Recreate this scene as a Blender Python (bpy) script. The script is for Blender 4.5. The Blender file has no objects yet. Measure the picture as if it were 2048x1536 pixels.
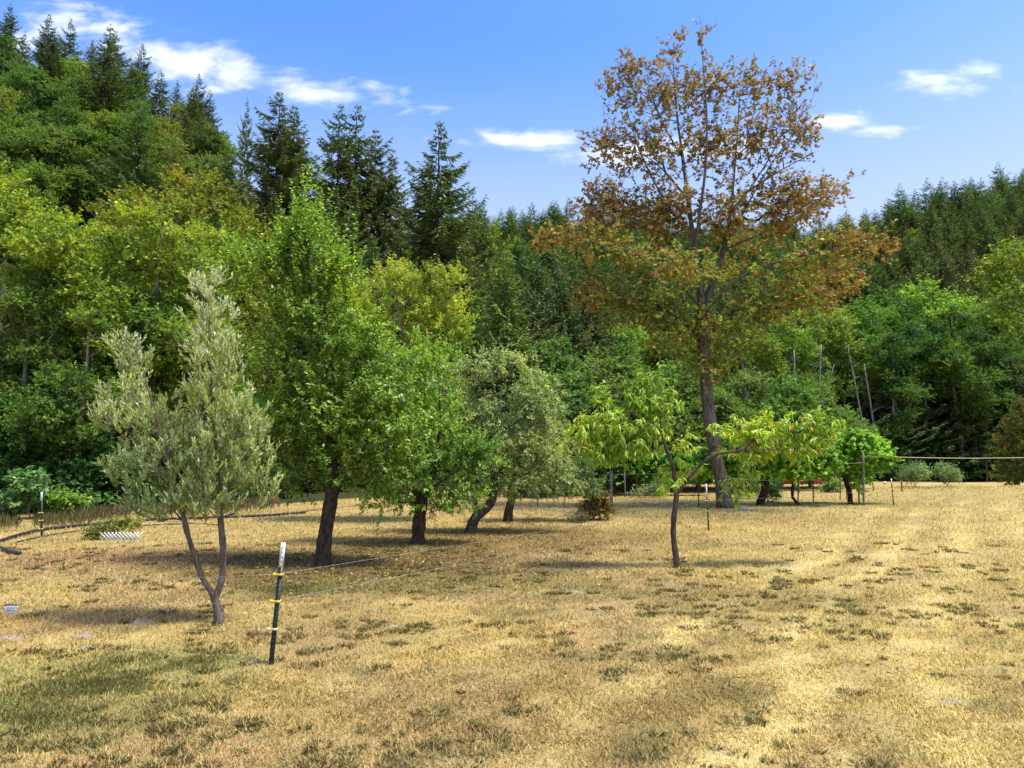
import bpy, math, random
import numpy as np
from mathutils import Vector

sc = bpy.context.scene
COL = sc.collection
rng = np.random.default_rng(7)
R = math.radians

# ------------------------------------------------------------------ camera
F = 1365.0                      # focal length in pixels of a 2048 wide frame
CAM_H = 2.5
PITCH = math.atan(147.0 / F)
cd = bpy.data.cameras.new('camera')
cam = bpy.data.objects.new('camera', cd)
COL.objects.link(cam)
cam.location = (0, 0, CAM_H)
cam.rotation_euler = (math.pi / 2 + PITCH, 0, 0)
cd.sensor_width = 36.0
cd.lens = 36.0 * F / 2048.0
cd.clip_start = 0.1
cd.clip_end = 3000
sc.camera = cam

# ------------------------------------------------------------------ light
SUN_EL, SUN_AZ = 69.0, 112.0    # azimuth clockwise from +Y: the sun stands high on the right
sl = bpy.data.lights.new('sun', 'SUN')
so = bpy.data.objects.new('sun', sl)
COL.objects.link(so)
sl.energy = 2.4
sl.angle = R(8.0)
sl.color = (1.0, 0.95, 0.86)
sdir = Vector((math.sin(R(SUN_AZ)) * math.cos(R(SUN_EL)), math.cos(R(SUN_AZ)) * math.cos(R(SUN_EL)), math.sin(R(SUN_EL))))
so.rotation_euler = sdir.to_track_quat('Z', 'Y').to_euler()

sc.view_settings.view_transform = 'Standard'
sc.view_settings.look = 'None'
sc.view_settings.gamma = 1.0
sc.view_settings.use_curve_mapping = False
sc.view_settings.exposure = 1.2
sc.cycles.max_bounces = 5
sc.cycles.diffuse_bounces = 3
sc.cycles.glossy_bounces = 1
sc.cycles.transmission_bounces = 4
sc.cycles.use_denoising = True
sc.cycles.sample_clamp_indirect = 4.0


# ------------------------------------------------------------------ node helper
class NT:
    def __init__(self, tree):
        self.t = tree
        self.n = tree.nodes
        self.l = tree.links

    def new(self, kind, **kw):
        nd = self.n.new(kind)
        for k, v in kw.items():
            setattr(nd, k, v)
        return nd

    def put(self, sock, v):
        if isinstance(v, bpy.types.NodeSocket):
            self.l.new(v, sock)
        elif v is not None:
            sock.default_value = v

    def m(self, op, a, b=None, c=None, clamp=False):
        nd = self.new('ShaderNodeMath', operation=op, use_clamp=clamp)
        self.put(nd.inputs[0], a)
        if b is not None:
            self.put(nd.inputs[1], b)
        if c is not None:
            self.put(nd.inputs[2], c)
        return nd.outputs[0]

    def noise(self, vec, scale, detail=3.0, rough=0.55, dist=0.0):
        nd = self.new('ShaderNodeTexNoise')
        self.put(nd.inputs['Vector'], vec)
        nd.inputs['Scale'].default_value = scale
        nd.inputs['Detail'].default_value = detail
        nd.inputs['Roughness'].default_value = rough
        nd.inputs['Distortion'].default_value = dist
        return nd.outputs[0]

    def step(self, v, a, b):
        nd = self.new('ShaderNodeMapRange', interpolation_type='SMOOTHSTEP')
        self.put(nd.inputs[0], v)
        nd.inputs[1].default_value = a
        nd.inputs[2].default_value = b
        return nd.outputs[0]

    def mix(self, fac, a, b, mode='MIX'):
        nd = self.new('ShaderNodeMix', data_type='RGBA', blend_type=mode)
        self.put(nd.inputs[0], fac)
        for s, v in ((nd.inputs[6], a), (nd.inputs[7], b)):
            self.put(s, (*v, 1.0) if isinstance(v, tuple) and len(v) == 3 else v)
        return nd.outputs[2]

    def vmul(self, v, s):
        nd = self.new('ShaderNodeVectorMath', operation='MULTIPLY')
        self.put(nd.inputs[0], v)
        nd.inputs[1].default_value = s
        return nd.outputs[0]

    def sep(self, v):
        nd = self.new('ShaderNodeSeparateXYZ')
        self.put(nd.inputs[0], v)
        return nd.outputs


def new_mat(name):
    mt = bpy.data.materials.new(name)
    mt.use_nodes = True
    mt.node_tree.nodes.clear()
    t = NT(mt.node_tree)
    out = t.new('ShaderNodeOutputMaterial')
    return mt, t, out


# ------------------------------------------------------------------ sky
w = bpy.data.worlds.new('World')
sc.world = w
w.use_nodes = True
w.node_tree.nodes.clear()
t = NT(w.node_tree)
wout = t.new('ShaderNodeOutputWorld')
bg = t.new('ShaderNodeBackground')
sky = t.new('ShaderNodeTexSky', sky_type='NISHITA', sun_disc=False)
sky.sun_elevation = R(SUN_EL)
sky.sun_rotation = R(SUN_AZ)
sky.altitude = 300
sky.air_density = 1.0
sky.dust_density = 2.4
sky.ozone_density = 3.0
hs = t.new('ShaderNodeHueSaturation')
hs.inputs['Saturation'].default_value = 1.33
hs.inputs['Hue'].default_value = 0.507
hs.inputs['Value'].default_value = 0.97
t.l.new(sky.outputs[0], hs.inputs['Color'])
tc = t.new('ShaderNodeTexCoord').outputs['Generated']
sx, sy, sz = t.sep(tc)[:3]
inv = t.m('DIVIDE', 1.0, t.m('MAXIMUM', sy, 0.05))
u = t.m('MULTIPLY', sx, inv)
v = t.m('MULTIPLY', sz, inv)
cmb = t.new('ShaderNodeCombineXYZ')
t.l.new(u, cmb.inputs[0])
t.l.new(v, cmb.inputs[1])
uv = cmb.outputs[0]
n1 = t.noise(t.vmul(uv, (4.0, 13.0, 1.0)), 1.0, 4.0, 0.62, 0.6)
n2 = t.noise(t.vmul(uv, (14.0, 32.0, 1.0)), 1.0, 4.0, 0.6, 0.4)
nn = t.m('ADD', t.m('MULTIPLY', t.m('SUBTRACT', n1, 0.5), 3.2), t.m('MULTIPLY', t.m('SUBTRACT', n2, 0.5), 2.4))
CP, SP = math.cos(PITCH), math.sin(PITCH)


def skyuv(px, py):
    a, b = (px - 1024) / F, (768 - py) / F
    y, z = CP - b * SP, SP + b * CP
    return a / y, z / y


emin = None
# cloud banks: centre, half length, half thickness (pixels of the photograph turned into sky directions), slope
for (px, py, a, b, ang) in [(125, 48, 100, 34, -14), (235, 82, 120, 34, -20), (360, 120, 110, 32, -14), (470, 152, 90, 22, -14), (620, 182, 140, 26, -7), (30, 85, 60, 22, 5), (430, 178, 50, 12, 0), (740, 172, 30, 12, 0),
                            (1075, 284, 120, 16, -2), (1300, 298, 190, 18, 3), (1480, 285, 110, 18, 2), (1880, 165, 85, 20, 3), (1655, 244, 62, 14, 2), (1765, 261, 52, 10, 4), (-260, 40, 220, 40, -15), (2500, 130, 260, 30, 5)]:
    cu, cv = skyuv(px, py)
    mp = t.new('ShaderNodeMapping', vector_type='TEXTURE')
    t.l.new(uv, mp.inputs['Vector'])
    mp.inputs['Location'].default_value = (cu, cv, 0)
    mp.inputs['Rotation'].default_value = (0, 0, R(ang))
    mp.inputs['Scale'].default_value = (a * 1.25 / F, b * 1.5 / F, 1)
    ln = t.new('ShaderNodeVectorMath', operation='LENGTH')
    t.l.new(mp.outputs[0], ln.inputs[0])
    emin = ln.outputs['Value'] if emin is None else t.m('MINIMUM', emin, ln.outputs['Value'])
clouds = t.step(t.m('ADD', t.m('SUBTRACT', 1.0, emin), t.m('MULTIPLY', nn, 1.05)), -0.3, 1.35)
front = t.step(sy, 0.1, 0.3)
behind = t.m('MULTIPLY', t.step(t.noise(t.vmul(tc, (2.5, 2.5, 7.0)), 1.0, 3.0, 0.6, 0.5), 0.56, 0.72), t.m('SUBTRACT', 1.0, front))
cl = t.m('MAXIMUM', t.m('MULTIPLY', clouds, front), t.m('MULTIPLY', behind, 0.8))
milky = t.mix(t.m('MULTIPLY', t.step(sz, 0.56, 0.24), 0.75), hs.outputs[0], (2.15, 2.4, 2.9))
t.l.new(t.mix(t.m('MULTIPLY', cl, 0.92), milky, (3.6, 3.75, 4.0)), bg.inputs[0])
bg.inputs[1].default_value = 0.15
t.l.new(bg.outputs[0], wout.inputs[0])


# ------------------------------------------------------------------ measuring: photograph pixel + distance -> place
def P(px, py, Y):
    a, b = (px - 1024) / F, (768 - py) / F
    s = Y / (CP - b * SP)
    return np.array((a * s, Y, CAM_H + s * (SP + b * CP)))


def G(px, py):
    a, b = (px - 1024) / F, (768 - py) / F
    s = -CAM_H / (SP + b * CP)
    return np.array((a * s, s * (CP - b * SP), 0.0))


def sstep(x, a, b):
    q = np.clip((x - a) / (b - a), 0, 1)
    return q * q * (3 - 2 * q)


EDX = np.array([-200., -40, -20, -12, -5, 3, 10, 18, 40, 200])
EDY = np.array([20., 25, 30.5, 38, 48, 58, 66, 70, 73, 110])


def terrain(x, y):
    x = np.asarray(x, float)
    y = np.asarray(y, float)
    ang = x / np.maximum(y, 20)
    # steep wooded hillside on the left
    amp = np.interp(ang, [-1.6, -.95, -.75, -.50, -.42, -.34, -.27, -.18, -.05], [66, 60, 53, 43, 35, 24, 16, 8, 0])
    h = amp * sstep(y, 40, 104)
    # far wooded ridge, higher to the right
    amp2 = np.interp(ang, [-.6, -.2, .05, .3, .5, .65, .9, 1.6], [66, 68, 74, 68, 71, 82, 97, 105])
    h = np.maximum(h, amp2 * sstep(y, 92, 262))
    # gentle swells of the field
    h = h + 0.05 * np.sin(x * 0.35 + 1) * np.sin(y * 0.28) * sstep(y, 9, 16)
    h = h + 0.75 * np.exp(-((x - 34) / 9.0) ** 2 - ((y - 42) / 9.0) ** 2)
    return h


def tz(x, y):
    return float(terrain(x, y))


# ------------------------------------------------------------------ materials
def leaf_mat(name, trans=0.3, rough=0.5, spec=0.3, tint=False, hue=0.0):
    mt, t, out = new_mat(name)
    at = t.new('ShaderNodeAttribute', attribute_name='Col')
    c = at.outputs['Color']
    if tint:
        oi = t.new('ShaderNodeObjectInfo')
        c = t.mix(1.0, c, oi.outputs['Color'], 'MULTIPLY')
    p = t.new('ShaderNodeBsdfPrincipled')
    p.inputs['Roughness'].default_value = rough
    p.inputs['Specular IOR Level'].default_value = spec
    t.l.new(c, p.inputs['Base Color'])
    tr = t.new('ShaderNodeBsdfTranslucent')
    t.l.new(t.mix(1.0, c, (1.15, 1.25, 0.6), 'MULTIPLY'), tr.inputs[0])
    mx = t.new('ShaderNodeMixShader')
    mx.inputs[0].default_value = trans
    t.l.new(p.outputs[0], mx.inputs[1])
    t.l.new(tr.outputs[0], mx.inputs[2])
    t.l.new(mx.outputs[0], out.inputs[0])
    return mt


def bark_mat(name, a, b, scale=14.0, moss=None):
    mt, t, out = new_mat(name)
    co = t.new('ShaderNodeTexCoord').outputs['Object']
    n = t.noise(t.vmul(co, (1.0, 1.0, 0.22)), scale, 5.0, 0.65, 0.3)
    n2 = t.noise(co, 1.3, 3.0)
    c = t.mix(t.step(n, 0.36, 0.64), a, b)
    c = t.mix(t.m('MULTIPLY', t.step(n2, 0.45, 0.7), 0.45), c, tuple(0.5 * (x + 0.16) for x in b))
    if moss:
        g = t.new('ShaderNodeNewGeometry')
        nx = t.sep(g.outputs['Normal'])[0]
        pz = t.sep(g.outputs['Position'])[2]
        f = t.m('MULTIPLY', t.step(nx, 0.25, 0.75), t.step(pz, 3.4, 1.2))
        f = t.m('MULTIPLY', f, t.step(t.noise(co, 5.0, 4.0), 0.38, 0.55))
        c = t.mix(f, c, moss)
    p = t.new('ShaderNodeBsdfPrincipled')
    p.inputs['Roughness'].default_value = 0.9
    p.inputs['Specular IOR Level'].default_value = 0.15
    t.l.new(c, p.inputs['Base Color'])
    bp = t.new('ShaderNodeBump')
    bp.inputs['Strength'].default_value = 1.0
    bp.inputs['Distance'].default_value = 0.07
    t.l.new(n, bp.inputs['Height'])
    t.l.new(bp.outputs[0], p.inputs['Normal'])
    t.l.new(p.outputs[0], out.inputs[0])
    return mt


def plain_mat(name, col, rough=0.6, spec=0.4, var=0.25, scale=20.0, metal=0.0):
    mt, t, out = new_mat(name)
    co = t.new('ShaderNodeTexCoord').outputs['Object']
    n = t.noise(co, scale, 4.0, 0.6)
    c = t.mix(t.m('MULTIPLY', t.step(n, 0.4, 0.75), 1.0), col, tuple(x * (1 - var) for x in col))
    p = t.new('ShaderNodeBsdfPrincipled')
    p.inputs['Roughness'].default_value = rough
    p.inputs['Specular IOR Level'].default_value = spec
    p.inputs['Metallic'].default_value = metal
    t.l.new(c, p.inputs['Base Color'])
    t.l.new(p.outputs[0], out.inputs[0])
    return mt


def vnoise(x, y, scale, octv=3, rough=0.55, seed=0.0):
    """fractal value noise on the ground, 0..1"""
    tot, amp, nrmz = 0.0, 1.0, 0.0
    x = np.asarray(x, float) * scale + 17.3 * seed
    y = np.asarray(y, float) * scale - 9.1 * seed
    for o in range(octv):
        ix, iy = np.floor(x), np.floor(y)
        fx, fy = x - ix, y - iy
        fx, fy = fx * fx * (3 - 2 * fx), fy * fy * (3 - 2 * fy)

        def h(i, j):
            q = np.sin(i * 127.1 + j * 311.7 + 74.7 * o + seed) * 43758.5453
            return q - np.floor(q)
        a = h(ix, iy) * (1 - fx) + h(ix + 1, iy) * fx
        b = h(ix, iy + 1) * (1 - fx) + h(ix + 1, iy + 1) * fx
        tot = tot + amp * (a * (1 - fy) + b * fy)
        nrmz += amp
        amp *= rough
        x, y = x * 2.03 + 3.7, y * 2.03 + 1.9
    return tot / nrmz


def field_colour(x, y):
    """colour of the straw, weeds, litter and painted tree shade as a function of the place on the ground"""
    def mix(c, f, col):
        return c * (1 - f[:, None]) + np.array(col)[None] * f[:, None]
    n = len(x)
    c = np.tile(np.array((0.445, 0.325, 0.112)), (n, 1))
    c = mix(c, sstep(vnoise(x, y, .55, 3, seed=1), .35, .65), (0.41, 0.29, 0.122))
    c = mix(c, .30 * sstep(vnoise(x, y, 1.1, 4, .65, seed=2), .52, .70), (0.235, 0.175, 0.065))
    c = mix(c, .5 * sstep(vnoise(x, y, 3.4, 4, .65, seed=3), .54, .72), (0.20, 0.155, 0.06))
    c = mix(c, .5 * sstep(vnoise(x, y, 2.4, 4, .65, seed=4), .57, .70), (0.135, 0.135, 0.05))
    c = mix(c, .4 * sstep(vnoise(x, y, 2.4, 4, .65, seed=5), .54, .72), (0.57, 0.45, 0.185))
    # rutted mowing tracks running away to the right: paler, trampled straw
    a0, a1 = G(1330, 1500), G(1760, 1090)
    d = a1 - a0
    dist = ((x - a0[0]) * d[1] - (y - a0[1]) * d[0]) / math.hypot(d[0], d[1]) + 1.1 * (vnoise(x, y, .35, 2, seed=6) - .5)
    trk = np.zeros(n)
    for o in (-1.15, .3, 1.8, 3.7):
        trk = np.maximum(trk, 1 - sstep(np.abs(dist - o), .1, .5))
    trk *= sstep(vnoise(x, y, 1.5, 4, seed=7), .28, .55)
    c = mix(c, .95 * trk, (0.60, 0.475, 0.20))
    edge = np.zeros(n)
    for o in (-.45, 1.0, 2.7):
        edge = np.maximum(edge, 1 - sstep(np.abs(dist - o), .1, .55))
    c = mix(c, .55 * edge * sstep(vnoise(x, y, 1.3, 4, seed=8), .40, .62), (0.22, 0.17, 0.062))
    c = mix(c, .3 * sstep(x - .30 * y, -1.0, 3.0), (0.55, 0.43, 0.165))
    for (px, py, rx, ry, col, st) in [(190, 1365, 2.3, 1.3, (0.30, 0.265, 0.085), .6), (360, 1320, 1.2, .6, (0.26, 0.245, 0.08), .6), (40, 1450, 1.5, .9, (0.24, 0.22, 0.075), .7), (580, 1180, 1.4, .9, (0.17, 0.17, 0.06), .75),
                                      (250, 1120, 4.0, 1.9, (0.30, 0.165, 0.085), .6), (60, 1235, 2.4, 1.0, (0.38, 0.235, 0.10), .5), (650, 1260, 2.0, 1.4, (0.33, 0.235, 0.10), .5), (740, 1128, 5.8, 4.2, (0.145, 0.10, 0.042), .88),  # dark patch under the apple trees: leaf litter plus their shade painted in
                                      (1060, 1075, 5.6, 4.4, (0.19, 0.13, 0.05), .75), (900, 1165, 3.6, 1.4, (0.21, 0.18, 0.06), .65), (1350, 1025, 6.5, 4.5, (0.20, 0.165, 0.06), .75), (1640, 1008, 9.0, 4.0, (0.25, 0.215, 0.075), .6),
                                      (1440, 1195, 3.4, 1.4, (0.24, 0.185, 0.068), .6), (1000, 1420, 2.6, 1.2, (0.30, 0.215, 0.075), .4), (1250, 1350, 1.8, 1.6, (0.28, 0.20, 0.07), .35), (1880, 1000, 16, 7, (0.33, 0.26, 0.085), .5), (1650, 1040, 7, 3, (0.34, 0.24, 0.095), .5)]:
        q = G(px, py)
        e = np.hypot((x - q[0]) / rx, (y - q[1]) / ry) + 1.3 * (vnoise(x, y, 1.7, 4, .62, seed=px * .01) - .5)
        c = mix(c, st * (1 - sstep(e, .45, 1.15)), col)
    return c * FIELD_GAIN


FIELD_GAIN = 1.17


def ground_mat():
    mt, t, out = new_mat('ground')
    at = t.new('ShaderNodeAttribute', attribute_name='Col')
    pos = t.new('ShaderNodeNewGeometry').outputs['Position']
    st = t.noise(t.vmul(pos, (1.0, 0.55, 1.0)), 30.0, 3.0, 0.7)
    c = t.mix(t.m('MULTIPLY', t.step(st, 0.42, 0.70), 0.75), at.outputs['Color'], t.mix(1.0, at.outputs['Color'], (0.45, 0.42, 0.38), 'MULTIPLY'))
    p = t.new('ShaderNodeBsdfPrincipled')
    p.inputs['Roughness'].default_value = 0.95
    p.inputs['Specular IOR Level'].default_value = 0.1
    t.l.new(c, p.inputs['Base Color'])
    bp = t.new('ShaderNodeBump')
    bp.inputs['Strength'].default_value = 0.6
    bp.inputs['Distance'].default_value = 0.04
    t.l.new(st, bp.inputs['Height'])
    t.l.new(bp.outputs[0], p.inputs['Normal'])
    t.l.new(p.outputs[0], out.inputs[0])
    return mt


M = {
    'leaf': leaf_mat('leaf', 0.38, 0.45, 0.35),
    'olive': leaf_mat('olive_leaf', 0.28, 0.5, 0.35),
    'dryleaf': leaf_mat('dry_leaf', 0.25, 0.7, 0.15),
    'far_leaf': leaf_mat('far_leaf', 0.36, 0.6, 0.15, tint=True),
    'needle': leaf_mat('needle', 0.12, 0.6, 0.15, tint=True),
    'apple_bark': bark_mat('apple_bark', (0.03, 0.022, 0.015), (0.105, 0.078, 0.052), 22),
    'olive_bark': bark_mat('olive_bark', (0.10, 0.075, 0.055), (0.22, 0.175, 0.135), 22),
    'peach_bark': bark_mat('peach_bark', (0.05, 0.035, 0.028), (0.15, 0.11, 0.085), 20),
    'grey_bark': bark_mat('grey_bark', (0.14, 0.12, 0.10), (0.30, 0.27, 0.24), 14),
    'maple_bark': bark_mat('maple_bark', (0.06, 0.044, 0.034), (0.17, 0.135, 0.108), 11, moss=(0.085, 0.065, 0.016)),
    'alder_bark': bark_mat('alder_bark', (0.13, 0.115, 0.10), (0.33, 0.30, 0.26), 6),
    'fir_bark': bark_mat('fir_bark', (0.05, 0.038, 0.03), (0.13, 0.10, 0.08), 8),
    'vine_bark': bark_mat('vine_bark', (0.02, 0.015, 0.012), (0.06, 0.045, 0.035), 20),
    'ground': ground_mat(),
    'grass': leaf_mat('dry_grass', 0.3, 0.7, 0.2),
    'post_green': plain_mat('post_green', (0.018, 0.032, 0.024), 0.45, 0.4, 0.3, 60),
    'post_white': plain_mat('post_white', (0.72, 0.72, 0.70), 0.5, 0.4, 0.25, 60),
    'yellow': plain_mat('yellow_plastic', (0.72, 0.55, 0.03), 0.4, 0.4, 0.2, 60),
    'cream': plain_mat('cream_plastic', (0.72, 0.62, 0.33), 0.5, 0.3, 0.2, 60),
    'wire': plain_mat('wire', (0.55, 0.53, 0.48), 0.4, 0.5, 0.3, 30, 0.3),
    'pipe': plain_mat('black_pipe', (0.025, 0.026, 0.03), 0.55, 0.35, 0.4, 12),
    'lattice': plain_mat('lattice_white', (0.72, 0.72, 0.69), 0.6, 0.3, 0.3, 25),
    'sign': plain_mat('sign_white', (0.72, 0.72, 0.74), 0.5, 0.3, 0.08, 10),
    'ink': plain_mat('sign_ink', (0.03, 0.02, 0.04), 0.6, 0.2, 0.1, 10),
    'rust': plain_mat('rusty_steel', (0.085, 0.05, 0.032), 0.8, 0.2, 0.5, 25),
    'wood': bark_mat('weathered_wood', (0.11, 0.09, 0.075), (0.25, 0.22, 0.19), 18),
    'rope': plain_mat('yellow_rope', (0.60, 0.54, 0.34), 0.8, 0.1, 0.25, 30),
    'red': plain_mat('red_paint', (0.24, 0.025, 0.02), 0.5, 0.4, 0.35, 5),
    'pale': plain_mat('pale_paint', (0.62, 0.58, 0.52), 0.6, 0.3, 0.3, 5),
    'soil': plain_mat('grey_soil', (0.33, 0.265, 0.175), 0.95, 0.1, 0.35, 16),
    'stone': plain_mat('stone', (0.27, 0.25, 0.23), 0.9, 0.2, 0.4, 9),
    'apple': plain_mat('apple_fruit', (0.42, 0.44, 0.16), 0.4, 0.4, 0.25, 6),
}


# ------------------------------------------------------------------ mesh helpers
def mesh_from(name, verts, faces, mats, col=None, smooth=False, midx=None):
    """faces: (n,k) array or list of such arrays; col: one colour per face, same order"""
    if not isinstance(faces, list):
        faces = [faces]
    faces = [np.asarray(f, np.int32) for f in faces if len(f)]
    me = bpy.data.meshes.new(name)
    verts = np.ascontiguousarray(verts, np.float32)
    me.vertices.add(len(verts))
    me.vertices.foreach_set('co', verts.ravel())
    loops = np.concatenate([f.ravel() for f in faces])
    starts, o = [], 0
    for f in faces:
        n, k = f.shape
        starts.append(o + np.arange(n, dtype=np.int32) * k)
        o += n * k
    starts = np.concatenate(starts).astype(np.int32)
    me.loops.add(len(loops))
    me.loops.foreach_set('vertex_index', loops)
    me.polygons.add(len(starts))
    me.polygons.foreach_set('loop_start', starts)
    for mm in (mats if isinstance(mats, (list, tuple)) else [mats]):
        me.materials.append(mm)
    if midx is not None:
        me.polygons.foreach_set('material_index', np.asarray(midx, np.int32))
    if smooth:
        me.polygons.foreach_set('use_smooth', np.ones(len(starts), bool))
    me.update(calc_edges=True)
    if col is not None:
        at = me.attributes.new('Col', 'FLOAT_COLOR', 'FACE')
        c4 = np.ones((len(starts), 4), np.float32)
        c4[:, :3] = col
        at.data.foreach_set('color', c4.ravel())
    return me


def ob(name, data, parent=None, loc=None):
    o = bpy.data.objects.new(name, data)
    COL.objects.link(o)
    if parent is not None:
        o.parent = parent
    if loc is not None:
        o.location = loc
    return o


def tag(o, label, cat, group=None, kind=None):
    o['label'] = label
    o['category'] = cat
    if group:
        o['group'] = group
    if kind:
        o['kind'] = kind
    return o


def thing(name, label, cat, loc, group=None, rotz=0.0):
    o = ob(name, None, None, loc)
    o.rotation_euler = (0, 0, rotz)
    return tag(o, label, cat, group)


def nrm(a):
    return a / np.maximum(np.linalg.norm(a, axis=-1, keepdims=True), 1e-9)


def tube(path, rad, sides=6, cap=True):
    """one continuous tube along a polyline -> verts, quads"""
    p = np.asarray(path, float)
    n = len(p)
    rad = np.broadcast_to(np.asarray(rad, float), (n,))
    tg = np.gradient(p, axis=0)
    tg = nrm(tg)
    ref = np.array((0.0, 0, 1)) if abs(tg[0][2]) < 0.9 else np.array((1.0, 0, 0))
    a = np.cross(tg[0], ref)
    a /= np.linalg.norm(a)
    A = np.empty((n, 3))
    for i in range(n):
        a = a - tg[i] * a.dot(tg[i])
        a = a / max(np.linalg.norm(a), 1e-9)
        A[i] = a
    B = np.cross(tg, A)
    th = np.arange(sides) * 2 * np.pi / sides
    ring = A[:, None, :] * np.cos(th)[None, :, None] + B[:, None, :] * np.sin(th)[None, :, None]
    vs = p[:, None, :] + ring * rad[:, None, None]
    idx = np.arange(n * sides).reshape(n, sides)
    q = np.stack([idx[:-1], np.roll(idx[:-1], -1, 1), np.roll(idx[1:], -1, 1), idx[1:]], -1).reshape(-1, 4)
    vs = vs.reshape(-1, 3)
    if cap:
        k = len(vs)
        vs = np.vstack([vs, p[:1], p[-1:]])
        l0, l1 = idx[0], idx[-1]
        c0 = np.stack([np.roll(l0, -1), l0, np.full(sides, k), np.full(sides, k)], -1)
        c1 = np.stack([l1, np.roll(l1, -1), np.full(sides, k + 1), np.full(sides, k + 1)], -1)
        return vs, q, np.vstack([c0, c1])[:, :3]
    return vs, q, np.zeros((0, 3), int)


class MB:
    """collects pieces of one mesh"""
    def __init__(self):
        self.v, self.q, self.t, self.n = [], [], [], 0

    def add(self, v, q=None, t=None):
        self.v.append(np.asarray(v, float))
        if q is not None and len(q):
            self.q.append(np.asarray(q) + self.n)
        if t is not None and len(t):
            self.t.append(np.asarray(t) + self.n)
        self.n += len(v)
        return self

    def tube(self, path, rad, sides=6):
        return self.add(*tube(path, rad, sides))

    def box(self, c, s, rot=None):
        sx, sy, sz = [0.5 * k for k in s]
        v = np.array([(x, y, z) for z in (-sz, sz) for y in (-sy, sy) for x in (-sx, sx)])
        if rot is not None:
            v = v @ np.asarray(rot).T
        f = [(0, 2, 3, 1), (4, 5, 7, 6), (0, 1, 5, 4), (2, 6, 7, 3), (0, 4, 6, 2), (1, 3, 7, 5)]
        return self.add(v + np.asarray(c), f)

    def mesh(self, name, mats, smooth=False):
        fs = []
        if self.q:
            fs.append(np.vstack(self.q))
        if self.t:
            fs.append(np.vstack(self.t))
        return mesh_from(name, np.vstack(self.v), fs, mats, smooth=smooth)


GAIN = {'leaf': 1.45, 'olive_leaf': 1.85, 'far_leaf': 1.7, 'needle': 2.5}
# leaf outlines: (along, across, lift) with faces
T_DIAMOND = (np.array([(0, 0, 0), (.42, .5, .06), (1, 0, -.08), (.42, -.5, .06)]), np.array([(0, 1, 2), (0, 2, 3)]))
T_LANCE = (np.array([(0, 0, 0), (.3, .5, .05), (.68, .42, 0.0), (1, 0, -.16), (.68, -.42, 0.0), (.3, -.5, .05)]), np.array([(0, 1, 2, 3), (0, 3, 4, 5)]))
T_SICKLE = (np.array([(0, 0, 0), (.28, .5, .04), (.28, -.5, .04), (.65, .42, -.10), (.65, -.42, -.10), (1, 0, -.42)]), np.array([(0, 2, 1, 1), (1, 2, 4, 3), (3, 4, 5, 5)]))


def _star():
    pts = [(0, 0, 0)]
    spec = [(-125, .6), (-60, .95), (-28, .48), (0, 1.0), (28, .48), (60, .95), (125, .6)]
    for a, r in spec:
        pts.append((.25 + r * .72 * math.cos(R(a)), r * .62 * math.sin(R(a)), -.18 * r * r))
    n = len(spec)
    return np.array(pts), np.array([(0, i, i + 1) for i in range(1, n)])


T_STAR = _star()


def leaves(pos, axis, normal, length, width, tmpl):
    """place leaf outlines: arrays of base points, directions and up vectors"""
    tv, tf = tmpl
    a = nrm(axis)
    n = normal - a * np.sum(a * normal, -1, keepdims=True)
    n = nrm(n)
    s = np.cross(a, n)
    L = np.asarray(length)[:, None, None]
    W = np.asarray(width)[:, None, None]
    v = pos[:, None, :] + L * (tv[None, :, 0:1] * a[:, None, :] + tv[None, :, 2:3] * n[:, None, :]) + W * tv[None, :, 1:2] * s[:, None, :]
    k = tv.shape[0]
    f = (np.arange(len(pos)) * k)[:, None, None] + tf[None]
    return v.reshape(-1, 3), f.reshape(-1, tf.shape[1]), tf.shape[0]


def leaf_mesh(name, pos, axis, normal, length, width, tmpl, col, mat):
    v, f, per = leaves(pos, axis, normal, length, width, tmpl)
    if mat.name != 'dry_leaf':
        q = np.sin(pos[:, 0] * 1.7 + 2 * np.sin(pos[:, 2] * 1.1)) + np.sin(pos[:, 1] * 1.9 + 2 * np.sin(pos[:, 0] * 1.3)) + np.sin(pos[:, 2] * 2.3 + 1.5 * np.sin(pos[:, 1] * 1.2))
        col = col * (1 + .08 * q)[:, None] * np.array((1.0, 1.0, 1.0)) * (1 + np.outer(.05 * q, (1.0, 0.2, -.6)))
    col = np.clip(col * GAIN.get(mat.name, 1.0), 0, .74)
    c = np.repeat(col, per, 0)
    if tmpl is T_SICKLE:      # triangles were written as doubled quads
        tri = f[:, 2] == f[:, 3]
        return mesh_from(name, v, [f[~tri], f[tri][:, :3]] if (f[tri][:, 0] != f[tri][:, 1]).all() else [f], mat,
                         np.vstack([c[~tri], c[tri]]))
    return mesh_from(name, v, f, mat, c)


def palette(n, cols, weights, jit=0.18):
    cols = np.array(cols, float)
    k = rng.choice(len(cols), n, p=np.array(weights) / np.sum(weights))
    c = cols[k] * (1 + rng.normal(0, jit, (n, 1))) * (1 + rng.normal(0, jit * .35, (n, 3)))
    return np.clip(c, 0.004, 0.85)


# ------------------------------------------------------------------ tree skeleton: hand-laid limbs + nearest-growth branches
def resample(pts, step):
    pts = np.asarray(pts, float)
    if len(pts) > 2:      # soften the corners
        for _ in range(2):
            q = [pts[0]]
            for i in range(len(pts) - 1):
                q += [pts[i] * .75 + pts[i + 1] * .25, pts[i] * .25 + pts[i + 1] * .75]
            q.append(pts[-1])
            pts = np.array(q)
    d = np.r_[0, np.cumsum(np.linalg.norm(np.diff(pts, axis=0), axis=1))]
    n = max(2, int(d[-1] / step) + 1)
    s = np.linspace(0, d[-1], n)
    return np.stack([np.interp(s, d, pts[:, i]) for i in range(3)], 1)


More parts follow.
